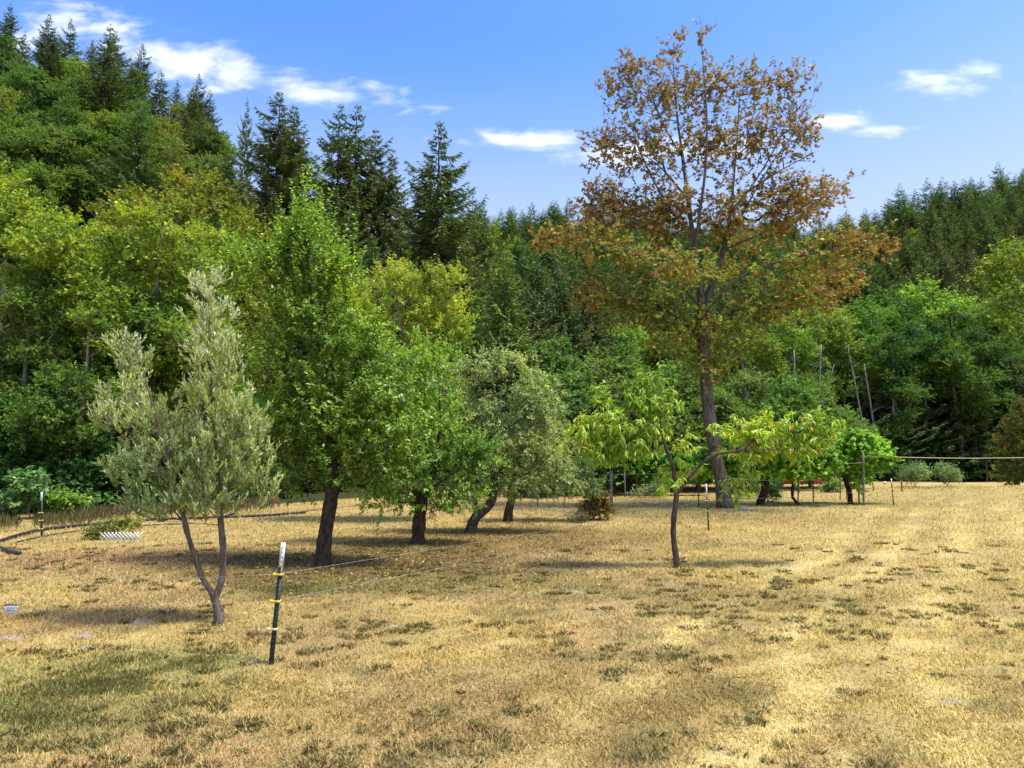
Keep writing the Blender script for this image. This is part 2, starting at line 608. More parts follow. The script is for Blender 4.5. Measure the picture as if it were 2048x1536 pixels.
class Skeleton:
    def __init__(self, limbs, step, wob=0.0):
        self.step = step
        self.pos, self.par, self.plen = [], [], []
        for k, lb in enumerate(limbs):
            pts = resample(lb, step)
            if wob:
                pts[1:] += rng.normal(0, wob, pts[1:].shape)
            if k == 0:
                prev = -1
                start = 0
            else:
                prev = int(np.argmin(np.linalg.norm(np.array(self.pos) - pts[0], axis=1)))
                start = 1
            for q in pts[start:]:
                self.pos.append(q)
                self.par.append(prev)
                self.plen.append(0 if prev < 0 else self.plen[prev] + np.linalg.norm(q - self.pos[prev]))
                prev = len(self.pos) - 1
        self.tips = []

    def grow(self, targets, bf=0.25, zmin=0.0, curl=0.35, minlen=0.0, sag=0.0):
        T = np.asarray(targets, float)
        n = len(T)
        best = np.full(n, 1e9)
        bi = np.zeros(n, int)
        done = np.zeros(n, bool)
        ok = np.array([p[2] >= zmin for p in self.pos])

        def upd(ids):
            Q = np.array([self.pos[i] for i in ids])
            pl = np.array([self.plen[i] for i in ids])
            for c0 in range(0, len(ids), 400):
                D = np.linalg.norm(T[:, None] - Q[None, c0:c0 + 400], axis=2) + bf * pl[None, c0:c0 + 400]
                j = D.argmin(1)
                dm = D[np.arange(n), j]
                b = dm < best
                best[b] = dm[b]
                bi[b] = np.array(ids)[c0 + j[b]]
        upd([i for i in range(len(self.pos)) if ok[i]])
        for _ in range(n):
            c = np.where(done, 1e9, best)
            k = int(c.argmin())
            done[k] = True
            i = bi[k]
            a, b = self.pos[i], T[k]
            dv = b - a
            L = np.linalg.norm(dv)
            if L < 1e-4:
                self.tips.append(i)
                continue
            pi = self.par[i]
            pd = (a - self.pos[pi]) if pi >= 0 else np.array((0, 0, 1.0))
            pd = pd / max(np.linalg.norm(pd), 1e-6)
            m = max(1, int(L / self.step))
            ctrl = a + pd * L * curl + dv * 0.25
            ids = []
            prev = i
            for s in range(1, m + 1):
                tt = s / m
                q = (1 - tt) ** 2 * a + 2 * tt * (1 - tt) * ctrl + tt ** 2 * b
                q = q + (rng.normal(0, 0.05 * self.step, 3) if s < m else 0)
                q[2] -= sag * L * tt * tt * .5
                self.pos.append(q)
                self.par.append(prev)
                self.plen.append(self.plen[prev] + L / m)
                prev = len(self.pos) - 1
                ids.append(prev)
            self.tips.append(prev)
            upd(ids)
        return self

    def finish(self, base_r, tip_r):
        n = len(self.pos)
        self.pos = np.array(self.pos)
        cnt = np.zeros(n)
        ch = [[] for _ in range(n)]
        for i in range(n):
            if self.par[i] >= 0:
                ch[self.par[i]].append(i)
        for i in range(n - 1, -1, -1):
            if not ch[i]:
                cnt[i] += 1
            if self.par[i] >= 0:
                cnt[self.par[i]] += cnt[i]
        self.cnt, self.ch = cnt, ch
        ex = math.log(base_r / tip_r) / max(math.log(max(cnt[0], 2)), .1)
        self.rad = tip_r * cnt ** ex
        # slow taper towards the tips of unbranched runs
        dirs = np.zeros((n, 3))
        for i in range(n):
            p = self.par[i]
            dirs[i] = self.pos[i] - self.pos[p] if p >= 0 else (0, 0, 1)
        self.dir = nrm(dirs)
        return self

    def mesh(self, name, mat, flare=0.35, flare_h=0.3, sides=9, extra=None, rmin=0.0, lumps=0.06):
        mb = MB()
        order = [(-1, 0)]
        z0 = self.pos[0][2]
        while order:
            p, i = order.pop()
            chain = [p] if p >= 0 else []
            while True:
                chain.append(i)
                kids = self.ch[i]
                if not kids:
                    break
                kids = sorted(kids, key=lambda k: -self.cnt[k])
                for k in kids[1:]:
                    order.append((i, k))
                i = kids[0]
            pts = self.pos[chain]
            r = self.rad[chain].copy()
            if p >= 0:
                r[0] = min(r[0], r[1] * 1.1)
            if r.max() < rmin or len(pts) < 2:
                continue
            if flare and p < 0:
                r = r * (1 + flare * np.exp(-(pts[:, 2] - z0) / flare_h))
            r = r * (1 + rng.normal(0, lumps, len(r)))
            r[-1] *= 0.5
            sd = sides if r.max() > 0.06 else (6 if r.max() > 0.02 else 4)
            mb.add(*tube(pts, r, sd))
        if extra is not None:
            mb.add(*extra)
        return mb.mesh(name, mat, smooth=True)


def stems_geo(p0, p1, r):
    """three-sided twigs, many at once"""
    d = nrm(p1 - p0)
    ref = np.where(np.abs(d[:, 2:3]) < .9, np.array([[0, 0, 1.]]), np.array([[1., 0, 0]]))
    a = nrm(np.cross(d, ref))
    b = np.cross(d, a)
    th = np.arange(3) * 2 * np.pi / 3
    ring = a[:, None] * np.cos(th)[None, :, None] + b[:, None] * np.sin(th)[None, :, None]
    r = np.broadcast_to(np.asarray(r, float), (len(p0),))[:, None, None]
    v = np.concatenate([p0[:, None] + ring * r, p1[:, None] + ring * r * .4], 1)
    f = np.array([(0, 1, 4, 3), (1, 2, 5, 4), (2, 0, 3, 5)])
    q = (np.arange(len(p0)) * 6)[:, None, None] + f[None]
    return v.reshape(-1, 3), q.reshape(-1, 4), None


def blob_points(blobs, n, power=0.42):
    """points in a union of ellipsoids: (centre, radii)"""
    vol = np.array([np.prod(b[1]) for b in blobs]) ** 0.8
    k = rng.choice(len(blobs), n, p=vol / vol.sum())
    C = np.array([b[0] for b in blobs])[k]
    S = np.array([b[1] for b in blobs])[k]
    d = nrm(rng.normal(size=(n, 3)))
    return C + d * S * (rng.random((n, 1)) ** power)


def shoots(base, bdir, per, slen, up=0.3, spread=0.8, outc=None, outw=0.0):
    """leafy shoots leaving twig tips -> start, direction, length"""
    n = len(base) * per
    p = np.repeat(base, per, 0)
    d = np.repeat(bdir, per, 0) + rng.normal(0, spread, (n, 3)) + np.array((0, 0, up))
    if outc is not None:
        d += outw * nrm(p - outc)
    d = nrm(d)
    L = slen * (0.55 + 0.9 * rng.random(n))
    return p, d, L


def shoot_leaves(p, d, L, per, droop=0.0, fan=0.9, curve=(0, 0, 0), t0=0.12):
    """leaf positions and directions along the shoots"""
    n = len(p)
    t_ = (np.arange(per)[None, :] + rng.random((n, per))) / per
    t_ = t0 + (1 - t0) * t_
    pos = p[:, None, :] + d[:, None, :] * (L[:, None] * t_)[:, :, None] + np.array(curve)[None, None, :] * (L[:, None] * t_ ** 2)[:, :, None]
    side = rng.normal(size=(n, per, 3))
    side = nrm(side - d[:, None, :] * np.sum(side * d[:, None, :], -1, keepdims=True))
    ax = d[:, None, :] * (1 - 0.55 * fan) + side * fan
    ax[..., 2] -= droop
    nr = np.array((0, 0, 1.0)) + 0.45 * rng.normal(size=(n, per, 3)) + 0.3 * d[:, None, :]
    return pos.reshape(-1, 3), nrm(ax.reshape(-1, 3)), nr.reshape(-1, 3), t_.ravel()


def px_blobs(lst, Y, zscale=1.0, dmin=0.0):
    """ellipsoids measured on the photograph: (px, py, rx, ry[, depth offset[, depth radius]]) at distance Y"""
    out = []
    for b in lst:
        px, py, rx, ry = b[:4]
        dy = b[4] if len(b) > 4 else 0.0
        c = P(px, py, Y + dy)
        ppm = F / (Y + dy)
        rd = b[5] if len(b) > 5 else max(dmin, 0.5 * (rx + ry) / ppm * zscale)
        out.append((c, np.array((rx / ppm, rd, ry / ppm))))
    return out


def finish_tree(name, label, sk, trunk_mat, crown, group=None, base=None, cat='tree', **kw):
    base = sk.pos[0] if base is None else base
    root = thing(name, label, cat, tuple(base), group)
    off = np.asarray(base)
    me = sk.mesh('trunk', trunk_mat, **kw)
    co = np.empty(len(me.vertices) * 3, np.float32)
    me.vertices.foreach_get('co', co)
    me.vertices.foreach_set('co', (co.reshape(-1, 3) - off).ravel().astype(np.float32))
    ob('trunk', me, root)
    for (nm, cm) in crown:
        co = np.empty(len(cm.vertices) * 3, np.float32)
        cm.vertices.foreach_get('co', co)
        cm.vertices.foreach_set('co', (co.reshape(-1, 3) - off).ravel().astype(np.float32))
        c = ob(nm, cm, root)
        if nm != 'trunk':
            c['kind'] = 'stuff'
    return root


# ================================================================== THE GROUND
def build_ground():
    def axis(lo, hi, fine, centre=0.0, grow=1.06):
        out = [centre]
        s = fine
        while out[-1] < hi:
            out.append(out[-1] + s)
            s *= grow
        s = fine
        neg = [centre]
        while neg[-1] > lo:
            neg.append(neg[-1] - s)
            s *= grow
        return np.array(sorted(set(neg[1:] + out)))
    xs = axis(-900, 900, 0.3, 0.0, 1.035)
    ys = axis(-60, 1500, 0.3, 9.0, 1.03)
    X, Y = np.meshgrid(xs, ys)
    Z = terrain(X, Y)
    Z = Z + rng.normal(0, 0.012, Z.shape)
    V = np.stack([X, Y, Z], -1).reshape(-1, 3)
    nx, ny = len(xs), len(ys)
    idx = np.arange(nx * ny).reshape(ny, nx)
    q = np.stack([idx[:-1, :-1], idx[:-1, 1:], idx[1:, 1:], idx[1:, :-1]], -1).reshape(-1, 4)
    me = mesh_from('ground', V, q, M['ground'], smooth=True)
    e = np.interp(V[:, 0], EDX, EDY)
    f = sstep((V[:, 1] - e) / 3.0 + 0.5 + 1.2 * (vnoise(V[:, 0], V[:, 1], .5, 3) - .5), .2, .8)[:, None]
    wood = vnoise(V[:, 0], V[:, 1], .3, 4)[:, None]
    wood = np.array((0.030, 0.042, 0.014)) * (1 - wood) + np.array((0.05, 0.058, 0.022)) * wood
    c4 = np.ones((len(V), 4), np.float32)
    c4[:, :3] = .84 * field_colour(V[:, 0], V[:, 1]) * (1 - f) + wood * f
    me.attributes.new('Col', 'FLOAT_COLOR', 'POINT').data.foreach_set('color', c4.ravel())
    o = ob('ground', me)
    o['kind'] = 'structure'
    o['label'] = 'dry straw coloured field running into wooded slopes'
    return o


build_ground()


# ------------------------------------------------------------------ grass
def field_xy(n, d0, d1, power):
    """points of the field seen by the camera, nearer ones more often"""
    uu = rng.random(n)
    k = 2 - power
    d = (d0 ** k + uu * (d1 ** k - d0 ** k)) ** (1 / k) if abs(k) > 1e-6 else d0 * (d1 / d0) ** uu
    x = (rng.random(n) * 2 - 1) * (0.80 * d + 0.8)
    e = np.interp(x, EDX, EDY)
    m = d < e - 0.3
    return x[m], d[m]


def build_grass():
    x, y = field_xy(540000, 4.2, 60, 2.7)
    n = len(x)
    d = y
    z = terrain(x, y)
    size = np.clip(0.036 + 0.0026 * d, 0.02, 0.11)
    L = size * (0.5 + rng.random(n))
    wd = np.clip(0.0030 + 0.00060 * d, 0.003, 0.03) * (0.6 + 0.8 * rng.random(n))
    th = rng.random(n) * 2 * np.pi
    lean = np.abs(rng.normal(1.1, 0.36, n))
    a = np.stack([np.cos(th) * np.sin(lean), np.sin(th) * np.sin(lean), np.abs(np.cos(lean)) + 0.06], -1)
    s = np.stack([-np.sin(th), np.cos(th), np.zeros(n)], -1)
    b = np.stack([x, y, z - 0.004], -1)
    v = np.stack([b - s * wd[:, None], b + s * wd[:, None], b + a * L[:, None]], 1)
    f = np.arange(n * 3).reshape(n, 3)
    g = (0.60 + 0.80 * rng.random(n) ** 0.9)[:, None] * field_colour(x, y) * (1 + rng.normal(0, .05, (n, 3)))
    dk = rng.random(n) < 0.10
    g[dk] *= np.array((0.62, 0.62, 0.56))
    me = mesh_from('dry_grass', v.reshape(-1, 3), f, M['grass'], g)
    o = ob('dry_grass', me)
    tag(o, 'short dry straw grass covering the field', 'grass', kind='stuff')


def build_tufts():
    """greener weed tufts that stand darker in the straw"""
    cx, cy = field_xy(2600, 4.4, 20, 2.1)
    keep = vnoise(cx, cy, .8, 3, seed=21) + .10 * rng.normal(size=len(cx)) > .555
    P_, A_, N_, L_, W_, C_ = [], [], [], [], [], []
    for x, y in zip(cx[keep], cy[keep]):
        r = (0.022 + 0.095 * rng.random() ** 2.2) * (1 + 0.015 * y)
        k = int(10 + 1000 * r)
        a = rng.random(k) * 2 * np.pi
        rr = np.sqrt(rng.random(k)) * r
        px, py = x + rr * np.cos(a) * 1.25, y + rr * np.sin(a)
        out = np.stack([np.cos(a), np.sin(a), 0.55 + 0.8 * rng.random(k)], -1) + rng.normal(0, .25, (k, 3))
        P_.append(np.stack([px, py, terrain(px, py) - .003], -1))
        A_.append(out)
        N_.append(np.array((0, 0, 1.)) + rng.normal(0, .4, (k, 3)))
        L_.append((0.028 + 0.045 * rng.random(k)) * (1 + .02 * y))
        W_.append(np.full(k, 0.005 + 0.0006 * y))
        tone = rng.random()
        base = (0.095, 0.105, 0.035) if tone < .5 else ((0.13, 0.105, 0.042) if tone < .85 else (0.13, 0.085, 0.045))
        C_.append(palette(k, [base, (0.30, 0.24, 0.09)], [.72, .28], .25))
    me = leaf_mesh('weed_tufts', np.vstack(P_), np.vstack(A_), np.vstack(N_), np.concatenate(L_), np.concatenate(W_), T_DIAMOND, np.vstack(C_), M['dryleaf'])
    tag(ob('weed_tufts', me), 'dark green weed tufts scattered through the straw grass', 'weeds', kind='stuff')
    # the greener patch at lower left
    n = 42000
    q = [(200, 1370, 1.75, 1.25), (330, 1325, 1.0, .5), (60, 1440, 1.0, .7), (580, 1180, 1.1, .6)]
    P_ = []
    for (px, py, rx, ry), m in zip(q, (13000, 5000, 3000, 4000)):
        g = G(px, py)
        rr = np.abs(rng.normal(0, .5, m))
        a = rng.random(m) * 2 * np.pi
        P_.append(np.stack([g[0] + rx * rr * np.cos(a), g[1] + ry * rr * np.sin(a), np.full(m, -.003)], -1))
    pp = np.vstack(P_)
    # clumpy: thin out with a cheap sine noise
    f = np.sin(pp[:, 0] * 3.1 + np.sin(pp[:, 1] * 4.3)) + np.sin(pp[:, 1] * 5.2 + 2 * np.sin(pp[:, 0] * 2.3))
    pp = pp[(vnoise(pp[:, 0], pp[:, 1], 2.6, 3, .6, seed=31) + rng.normal(0, .06, len(f)) > .5) & (pp[:, 1] > 4)]
    n = len(pp)
    pp[:, 2] += terrain(pp[:, 0], pp[:, 1])
    ax = np.stack([rng.normal(0, .8, n), rng.normal(0, .8, n), 0.5 + rng.random(n)], -1)
    me = leaf_mesh('green_grass', pp, ax, np.array((0, 0, 1.)) + rng.normal(0, .4, (n, 3)), .04 + .05 * rng.random(n), np.full(n, .008), T_DIAMOND,
                   palette(n, [(0.17, 0.185, 0.05), (0.26, 0.24, 0.08), (0.36, 0.28, 0.11)], [.5, .3, .2], .25), M['dryleaf'])
    tag(ob('green_grass', me), 'greener grass patch growing through the straw at lower left', 'grass', kind='stuff')
    # fallen leaves
    xs, ys, n = [], [], 0
    for (px, py, rx, ry, m) in [(720, 1130, 4.5, 2.6, 3400), (1000, 1080, 4.5, 3.0, 1900), (800, 1165, 4.0, 1.2, 800), (1500, 1160, 9, 6, 500), (1440, 1035, 5, 4, 900), (1640, 1320, 5, 3, 90)]:
        g = G(px, py)
        xs.append(g[0] + rx * rng.normal(0, .55, m))
        ys.append(g[1] + ry * rng.normal(0, .55, m))
    x, y = np.concatenate(xs), np.concatenate(ys)
    m = y > 4.5
    x, y = x[m], y[m]
    n = len(x)
    pp = np.stack([x, y, terrain(x, y) + .008 + .02 * rng.random(n)], -1)
    ax = np.stack([rng.normal(size=n), rng.normal(size=n), rng.normal(0, .25, n)], -1)
    me = leaf_mesh('fallen_leaves', pp, ax, np.array((0, 0, 1.)) + rng.normal(0, .35, (n, 3)), .05 + .05 * rng.random(n), .03 + .025 * rng.random(n), T_LANCE,
                   palette(n, [(0.30, 0.20, 0.06), (0.16, 0.09, 0.04), (0.45, 0.36, 0.08), (0.33, 0.26, 0.16)], [.4, .3, .12, .18], .25), M['dryleaf'])
    tag(ob('fallen_leaves', me), 'fallen yellow and brown leaves strewn below the fruit trees', 'leaves', kind='stuff')


build_grass()
build_tufts()


# ================================================================== NEAR TREES
def olive():
    Y = 10.3
    g = G(437, 1247)
    Y = float(g[1])
    q = lambda px, py, dy=0.0: P(px, py, Y + dy)
    base = g - np.array((0, 0, .06))
    limbs = [[base, q(440, 1232), q(430, 1195), q(400, 1150, .02), q(392, 1118, .02), q(378, 1080), q(366, 1030, -.05), q(345, 950, -.1), q(318, 850, -.15), q(290, 760, -.1), q(270, 690)],
             [q(431, 1195), q(445, 1160), q(448, 1110, .05), q(440, 1030, .05), q(436, 950, .1), q(430, 850, .1), q(418, 720, .05), q(408, 620), q(404, 560)],
             [q(437, 1040), q(400, 1000, -.4), q(350, 940, -.6), q(310, 880, -.6)],
             [q(438, 1020), q(470, 950, .4), q(500, 870, .5), q(515, 800, .4)],
             [q(437, 1050), q(380, 1045, .2), q(310, 1040, .3), q(270, 1020, .3)],
             [q(372, 1050), q(330, 1000, .4), q(260, 900, .6), q(215, 830, .5)],
             [q(436, 960), q(470, 960, -.4), q(510, 930, -.5)]]
    B = px_blobs([(403, 585, 34, 45), (420, 650, 48, 55), (432, 730, 60, 65), (450, 800, 64, 65), (470, 870, 66, 65), (425, 860, 70, 80), (268, 715, 34, 50), (262, 780, 48, 50), (225, 835, 42, 38), (300, 850, 60, 60),
                  (350, 900, 80, 70), (285, 940, 75, 48), (500, 920, 45, 62), (430, 950, 85, 70), (350, 1005, 95, 42), (505, 985, 40, 40), (450, 1025, 55, 22), (300, 1025, 45, 20), (380, 1035, 60, 16)], Y, 1.1, 0.35)
    sk = Skeleton(limbs, 0.11)
    sk.grow(blob_points(B, 520, .5), bf=0.35, zmin=1.0, curl=.3)
    sk.finish(0.062, 0.004)
    tips = np.array(sk.tips)
    p, d, L = shoots(sk.pos[tips], sk.dir[tips], 4, 0.27, up=1.7, spread=0.42)
    lp, la, ln, lt = shoot_leaves(p, d, L, 14, droop=-.1, fan=.5)
    ln = rng.normal(size=ln.shape) + np.array((0, -.3, .5))
    n = len(lp)
    ll = .055 + .03 * rng.random(n)
    c = palette(n, [(0.23, 0.265, 0.09), (0.33, 0.36, 0.18), (0.15, 0.185, 0.05), (0.50, 0.52, 0.36), (0.42, 0.28, 0.03)], [.36, .28, .2, .15, .012], .14)
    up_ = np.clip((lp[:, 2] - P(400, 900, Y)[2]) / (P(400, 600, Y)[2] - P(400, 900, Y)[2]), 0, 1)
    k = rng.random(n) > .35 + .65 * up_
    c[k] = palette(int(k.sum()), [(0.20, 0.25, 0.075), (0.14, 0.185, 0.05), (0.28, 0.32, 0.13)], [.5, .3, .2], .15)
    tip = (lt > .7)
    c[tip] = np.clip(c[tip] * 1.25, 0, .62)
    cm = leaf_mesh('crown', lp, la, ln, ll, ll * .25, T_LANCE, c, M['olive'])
    finish_tree('olive_tree', 'silvery grey green young olive tree with a forked slim trunk', sk, M['olive_bark'], [('crown', cm)], flare=.5, flare_h=.15,
                extra=stems_geo(p, p + d * L[:, None], .0022))


def apple(name, label, basepx, limbs_px, blobs, ntw, base_r, per, nleaf, slen, cols, wts, up=.55, llen=.085, lw=.5, droop=.12, fruit=0, spread=.55, bf=.3, sag=0., zmin=1.2, mat='apple_bark', Y=None, zs=1.0, trans='leaf', hang=0.0, tmpl=T_LANCE, curve=(0, 0, 0), fan=.85, group=None, topcols=None, extra_crown=None, extra_shoots=None, tip_r=.005):
    g = G(*basepx)
    Y = float(g[1]) if Y is None else Y
    g = np.array((g[0], g[1], tz(g[0], g[1]) - .08)) if Y == float(g[1]) else g
    limbs = []
    for k, lb in enumerate(limbs_px):
        pts = [P(b[0], b[1], Y + (b[2] if len(b) > 2 else 0)) for b in lb]
        if k == 0:
            pts[0] = g
        limbs.append(pts)
    B = px_blobs(blobs, Y, zs, .3)
    step = .009 * Y
    sk = Skeleton(limbs, step)
    sk.grow(blob_points(B, ntw, .5), bf=bf, zmin=zmin, curl=.35, sag=sag)
    sk.finish(base_r, tip_r)
    tips = np.array(sk.tips)
    ctr = np.mean([b[0] for b in B], 0)
    p, d, L = shoots(sk.pos[tips], sk.dir[tips], per, slen, up=up, spread=spread, outc=ctr, outw=.25)
    if hang:
        d[:, 2] -= hang * rng.random(len(d))
        d = nrm(d)
    if extra_shoots:
        eb, el, em = extra_shoots
        k = len(eb)
        p = np.vstack([p, eb])
        d = np.vstack([d, nrm(np.stack([rng.normal(0, .09, k), rng.normal(0, .1, k), np.ones(k)], -1))])
        L = np.r_[L, el * (.7 + .6 * rng.random(k))]
    lp, la, ln, lt = shoot_leaves(p, d, L, nleaf, droop=droop, fan=fan, curve=curve)
    n = len(lp)
    ll = llen * (.65 + .6 * rng.random(n))
    c = palette(n, cols, wts, .2)
    if topcols is not None:
        zt = sk.pos[tips][:, 2]
        f = np.clip((lp[:, 2] - np.quantile(zt, topcols[2])) / (zt.max() - np.quantile(zt, topcols[2])), 0, 1)
        k = rng.random(n) < f * topcols[3]
        c[k] = palette(int(k.sum()), topcols[0], topcols[1], .16)
    lwid = ll * lw * (.8 + .4 * rng.random(n))
    single = np.zeros(n, bool)
    if tmpl is T_SICKLE:
        single[np.argsort(lp[:, 1] + rng.normal(0, .25, n))[:300]] = True
    crown = [('crown', leaf_mesh('crown', lp[~single], la[~single], ln[~single], ll[~single], lwid[~single], tmpl, c[~single], M[trans]))]
    if fruit:
        ii = rng.choice(len(tips), fruit)
        fp = sk.pos[tips][ii] + rng.normal(0, .12, (fruit, 3)) - np.array((0, 0, .06))
        ico = np.array([(math.cos(a) * math.sin(b), math.sin(a) * math.sin(b), math.cos(b)) for b in (.6, 1.57, 2.5) for a in np.arange(6) * math.pi / 3] + [(0, 0, .85), (0, 0, -.85)])
        fq = [(r * 6 + i, r * 6 + (i + 1) % 6, r * 6 + 6 + (i + 1) % 6, r * 6 + 6 + i) for r in (0, 1) for i in range(6)]
        ft = [(18, (i + 1) % 6, i) for i in range(6)] + [(19, 12 + i, 12 + (i + 1) % 6) for i in range(6)]
        rr = .028 + .012 * rng.random(fruit)
        v = (fp[:, None] + ico[None] * rr[:, None, None]).reshape(-1, 3)
        o = (np.arange(fruit) * 20)[:, None, None]
        crown.append(('fruit', mesh_from('fruit', v, [(o + np.array(fq)[None]).reshape(-1, 4), (o + np.array(ft)[None]).reshape(-1, 3)], M['apple'], smooth=True)))
    root = finish_tree(name, label, sk, M[mat], crown, group=group, flare=.38, flare_h=.28, extra=stems_geo(p, p + d * L[:, None] + np.array(curve) * L[:, None], .003))
    if single.any():
        va = []
        for col in palette(10, cols[:4], wts[:4], .15):
            tv = T_SICKLE[0]
            va.append(mesh_from('leaf', tv, [np.array([(1, 2, 4, 3)]), np.array([(0, 2, 1), (3, 4, 5)])], M[trans], np.clip(col * GAIN['leaf'], 0, .7)[None].repeat(3, 0)))
        from mathutils import Matrix
        b0 = sk.pos[0]
        for i in np.nonzero(single)[0]:
            a_ = la[i] / np.linalg.norm(la[i])
            n_ = ln[i] - a_ * a_.dot(ln[i])
            n_ /= np.linalg.norm(n_)
            s_ = np.cross(a_, n_)
            o = ob('leaf', va[int(rng.integers(10))], root)
            q = lp[i] - b0
            o.matrix_local = Matrix(((a_[0] * ll[i], s_[0] * lwid[i], n_[0] * ll[i], q[0]), (a_[1] * ll[i], s_[1] * lwid[i], n_[1] * ll[i], q[1]), (a_[2] * ll[i], s_[2] * lwid[i], n_[2] * ll[i], q[2]), (0, 0, 0, 1)))
    return root


GREEN = [(0.105, 0.185, 0.02), (0.175, 0.275, 0.03), (0.265, 0.355, 0.06), (0.42, 0.46, 0.20)]


def orchard():
    Y1 = float(G(645, 1132)[1])
    tops = []
    for px, py, k in [(612, 470, 34), (590, 500, 20), (560, 520, 26), (640, 500, 30), (520, 540, 22), (480, 560, 20), (670, 560, 26), (690, 530, 10), (600, 440, 12), (450, 560, 14), (615, 420, 6)]:
        for _ in range(k):
            tops.append(P(px + rng.normal(0, 22), py + rng.normal(0, 22), Y1 + rng.normal(0, .7)))
    apple('apple_tree', 'tall dark green apple tree with upright shoots right behind the olive', (645, 1132),
          [[(645, 1132), (648, 1080), (660, 1010), (668, 960), (660, 880), (645, 780), (628, 660), (616, 540), (612, 440)],
           [(664, 990), (690, 920, .3), (730, 850, .5), (770, 760, .6)], [(664, 985), (630, 930, .6), (590, 860, 1.0), (560, 760, .9), (530, 640, .6)],
           [(660, 900), (600, 880, 1.0), (570, 800, 1.4)], [(655, 850), (700, 760, -.9), (720, 680, -1.0)], [(666, 970), (720, 950, -1.0), (780, 930, -1.3)], [(640, 760), (560, 640, .5), (490, 570, .4)]],
          [(610, 490, 48, 55), (545, 560, 80, 55), (475, 560, 45, 40), (640, 590, 80, 70), (690, 560, 35, 40), (590, 650, 105, 70), (650, 700, 100, 80), (570, 760, 70, 80), (690, 790, 110, 85), (620, 850, 105, 75),
           (760, 800, 75, 95), (790, 880, 55, 80), (570, 900, 55, 70), (680, 910, 110, 65), (770, 940, 65, 50), (600, 975, 65, 28), (720, 980, 75, 24), (730, 690, 50, 60)], 900, .165, 3, 20, .50,
          GREEN, [.38, .34, .19, .09], up=1.1, spread=.42, llen=.098, lw=.45, droop=.08, zs=1.0, extra_shoots=(np.array(tops), .75, 0), bf=.25, zmin=1.6)
    apple('apple_tree', 'broad bright green apple tree with bare low twigs, second trunk in the row', (835, 1088),
          [[(835, 1088), (838, 1040), (842, 1005), (850, 985), (870, 940), (880, 860), (880, 770), (870, 700)], [(842, 1000), (815, 960), (780, 900), (760, 820)], [(850, 985), (900, 950, -.6), (950, 920, -.9)],
           [(850, 985), (820, 950, .9), (800, 880, 1.3)], [(870, 940), (830, 850, -.8), (800, 760, -1.0)], [(842, 1000), (800, 985, -.9), (740, 950, -1.2)]],
          [(790, 760, 70, 60), (850, 740, 60, 60), (740, 830, 60, 80), (810, 840, 80, 70), (880, 850, 60, 60), (850, 920, 100, 60), (930, 920, 55, 45), (770, 930, 70, 50), (820, 985, 90, 26), (965, 910, 40, 35), (900, 990, 80, 22), (740, 740, 55, 60), (880, 1012, 100, 16), (790, 1008, 60, 14)], 680, .185, 3, 18, .48,
          [(0.11, 0.21, 0.02), (0.185, 0.30, 0.035), (0.27, 0.365, 0.07), (0.36, 0.42, 0.2)], [.42, .35, .17, .06], up=.8, spread=.5, tmpl=T_DIAMOND, llen=.105, lw=.5, droop=.12, zmin=1.25)
    apple('apple_tree', 'weeping grey green apple tree with arching bare limbs and pale fruit', (940, 1066),
          [[(940, 1066), (945, 1045), (955, 1028), (985, 1008), (990, 960), (985, 900), (1000, 830), (1020, 760)],
           [(955, 1026), (950, 1000), (930, 940, -.3), (900, 870, -.5), (915, 810, -.7), (950, 770, -.9), (990, 768, -1.1), (1015, 785, -1.2), (1030, 830, -1.2)],
           [(915, 815, -.6), (950, 790, -.9), (985, 785, -1.2), (1010, 810, -1.4), (1018, 860, -1.4)], [(985, 900), (1040, 830, -.5), (1080, 850, -.7), (1100, 920, -.8)], [(1000, 830), (950, 740, .5), (910, 760, .6), (880, 820, .7)],
           [(990, 950), (1040, 900, .7), (1090, 880, .9), (1120, 940, .9)]],
          [(955, 735, 70, 40), (1015, 715, 55, 30), (895, 775, 50, 45), (1085, 800, 40, 50), (1050, 780, 45, 55), (1075, 850, 55, 60), (960, 830, 70, 60), (1030, 870, 70, 60), (900, 860, 40, 60), (960, 920, 80, 50), (1100, 920, 50, 60), (1040, 950, 90, 45), (1130, 960, 40, 30), (930, 975, 60, 28)], 760, .17, 5, 15, .3,
          [(0.20, 0.275, 0.065), (0.30, 0.36, 0.12), (0.44, 0.47, 0.27), (0.14, 0.21, 0.04)], [.38, .3, .2, .12], up=-.1, hang=.8, tmpl=T_DIAMOND, llen=.075, lw=.5, droop=.25, fruit=320, sag=.25, mat='peach_bark', zmin=.9)
    apple('apple_tree', 'small dark trunked apple tree, last in the orchard row, drooping crown', (1015, 1045),
          [[(1015, 1045), (1017, 1020), (1025, 995), (1035, 950), (1050, 880), (1060, 800)], [(1020, 1005), (1000, 960, .4), (990, 900, .6)], [(1028, 985), (1080, 930), (1120, 910)], [(1040, 940), (1090, 870, -.6), (1140, 900, -.8)]],
          [(1070, 800, 42, 60), (1110, 870, 45, 50), (1130, 930, 48, 42), (1080, 940, 60, 38), (1160, 965, 42, 24), (1010, 940, 40, 40)], 330, .15, 4, 14, .4,
          [(0.09, 0.16, 0.04), (0.16, 0.22, 0.08), (0.26, 0.31, 0.17)], [.5, .35, .15], up=0., hang=.6, llen=.085, lw=.5, droop=.2, fruit=60, mat='apple_bark', zmin=.9)
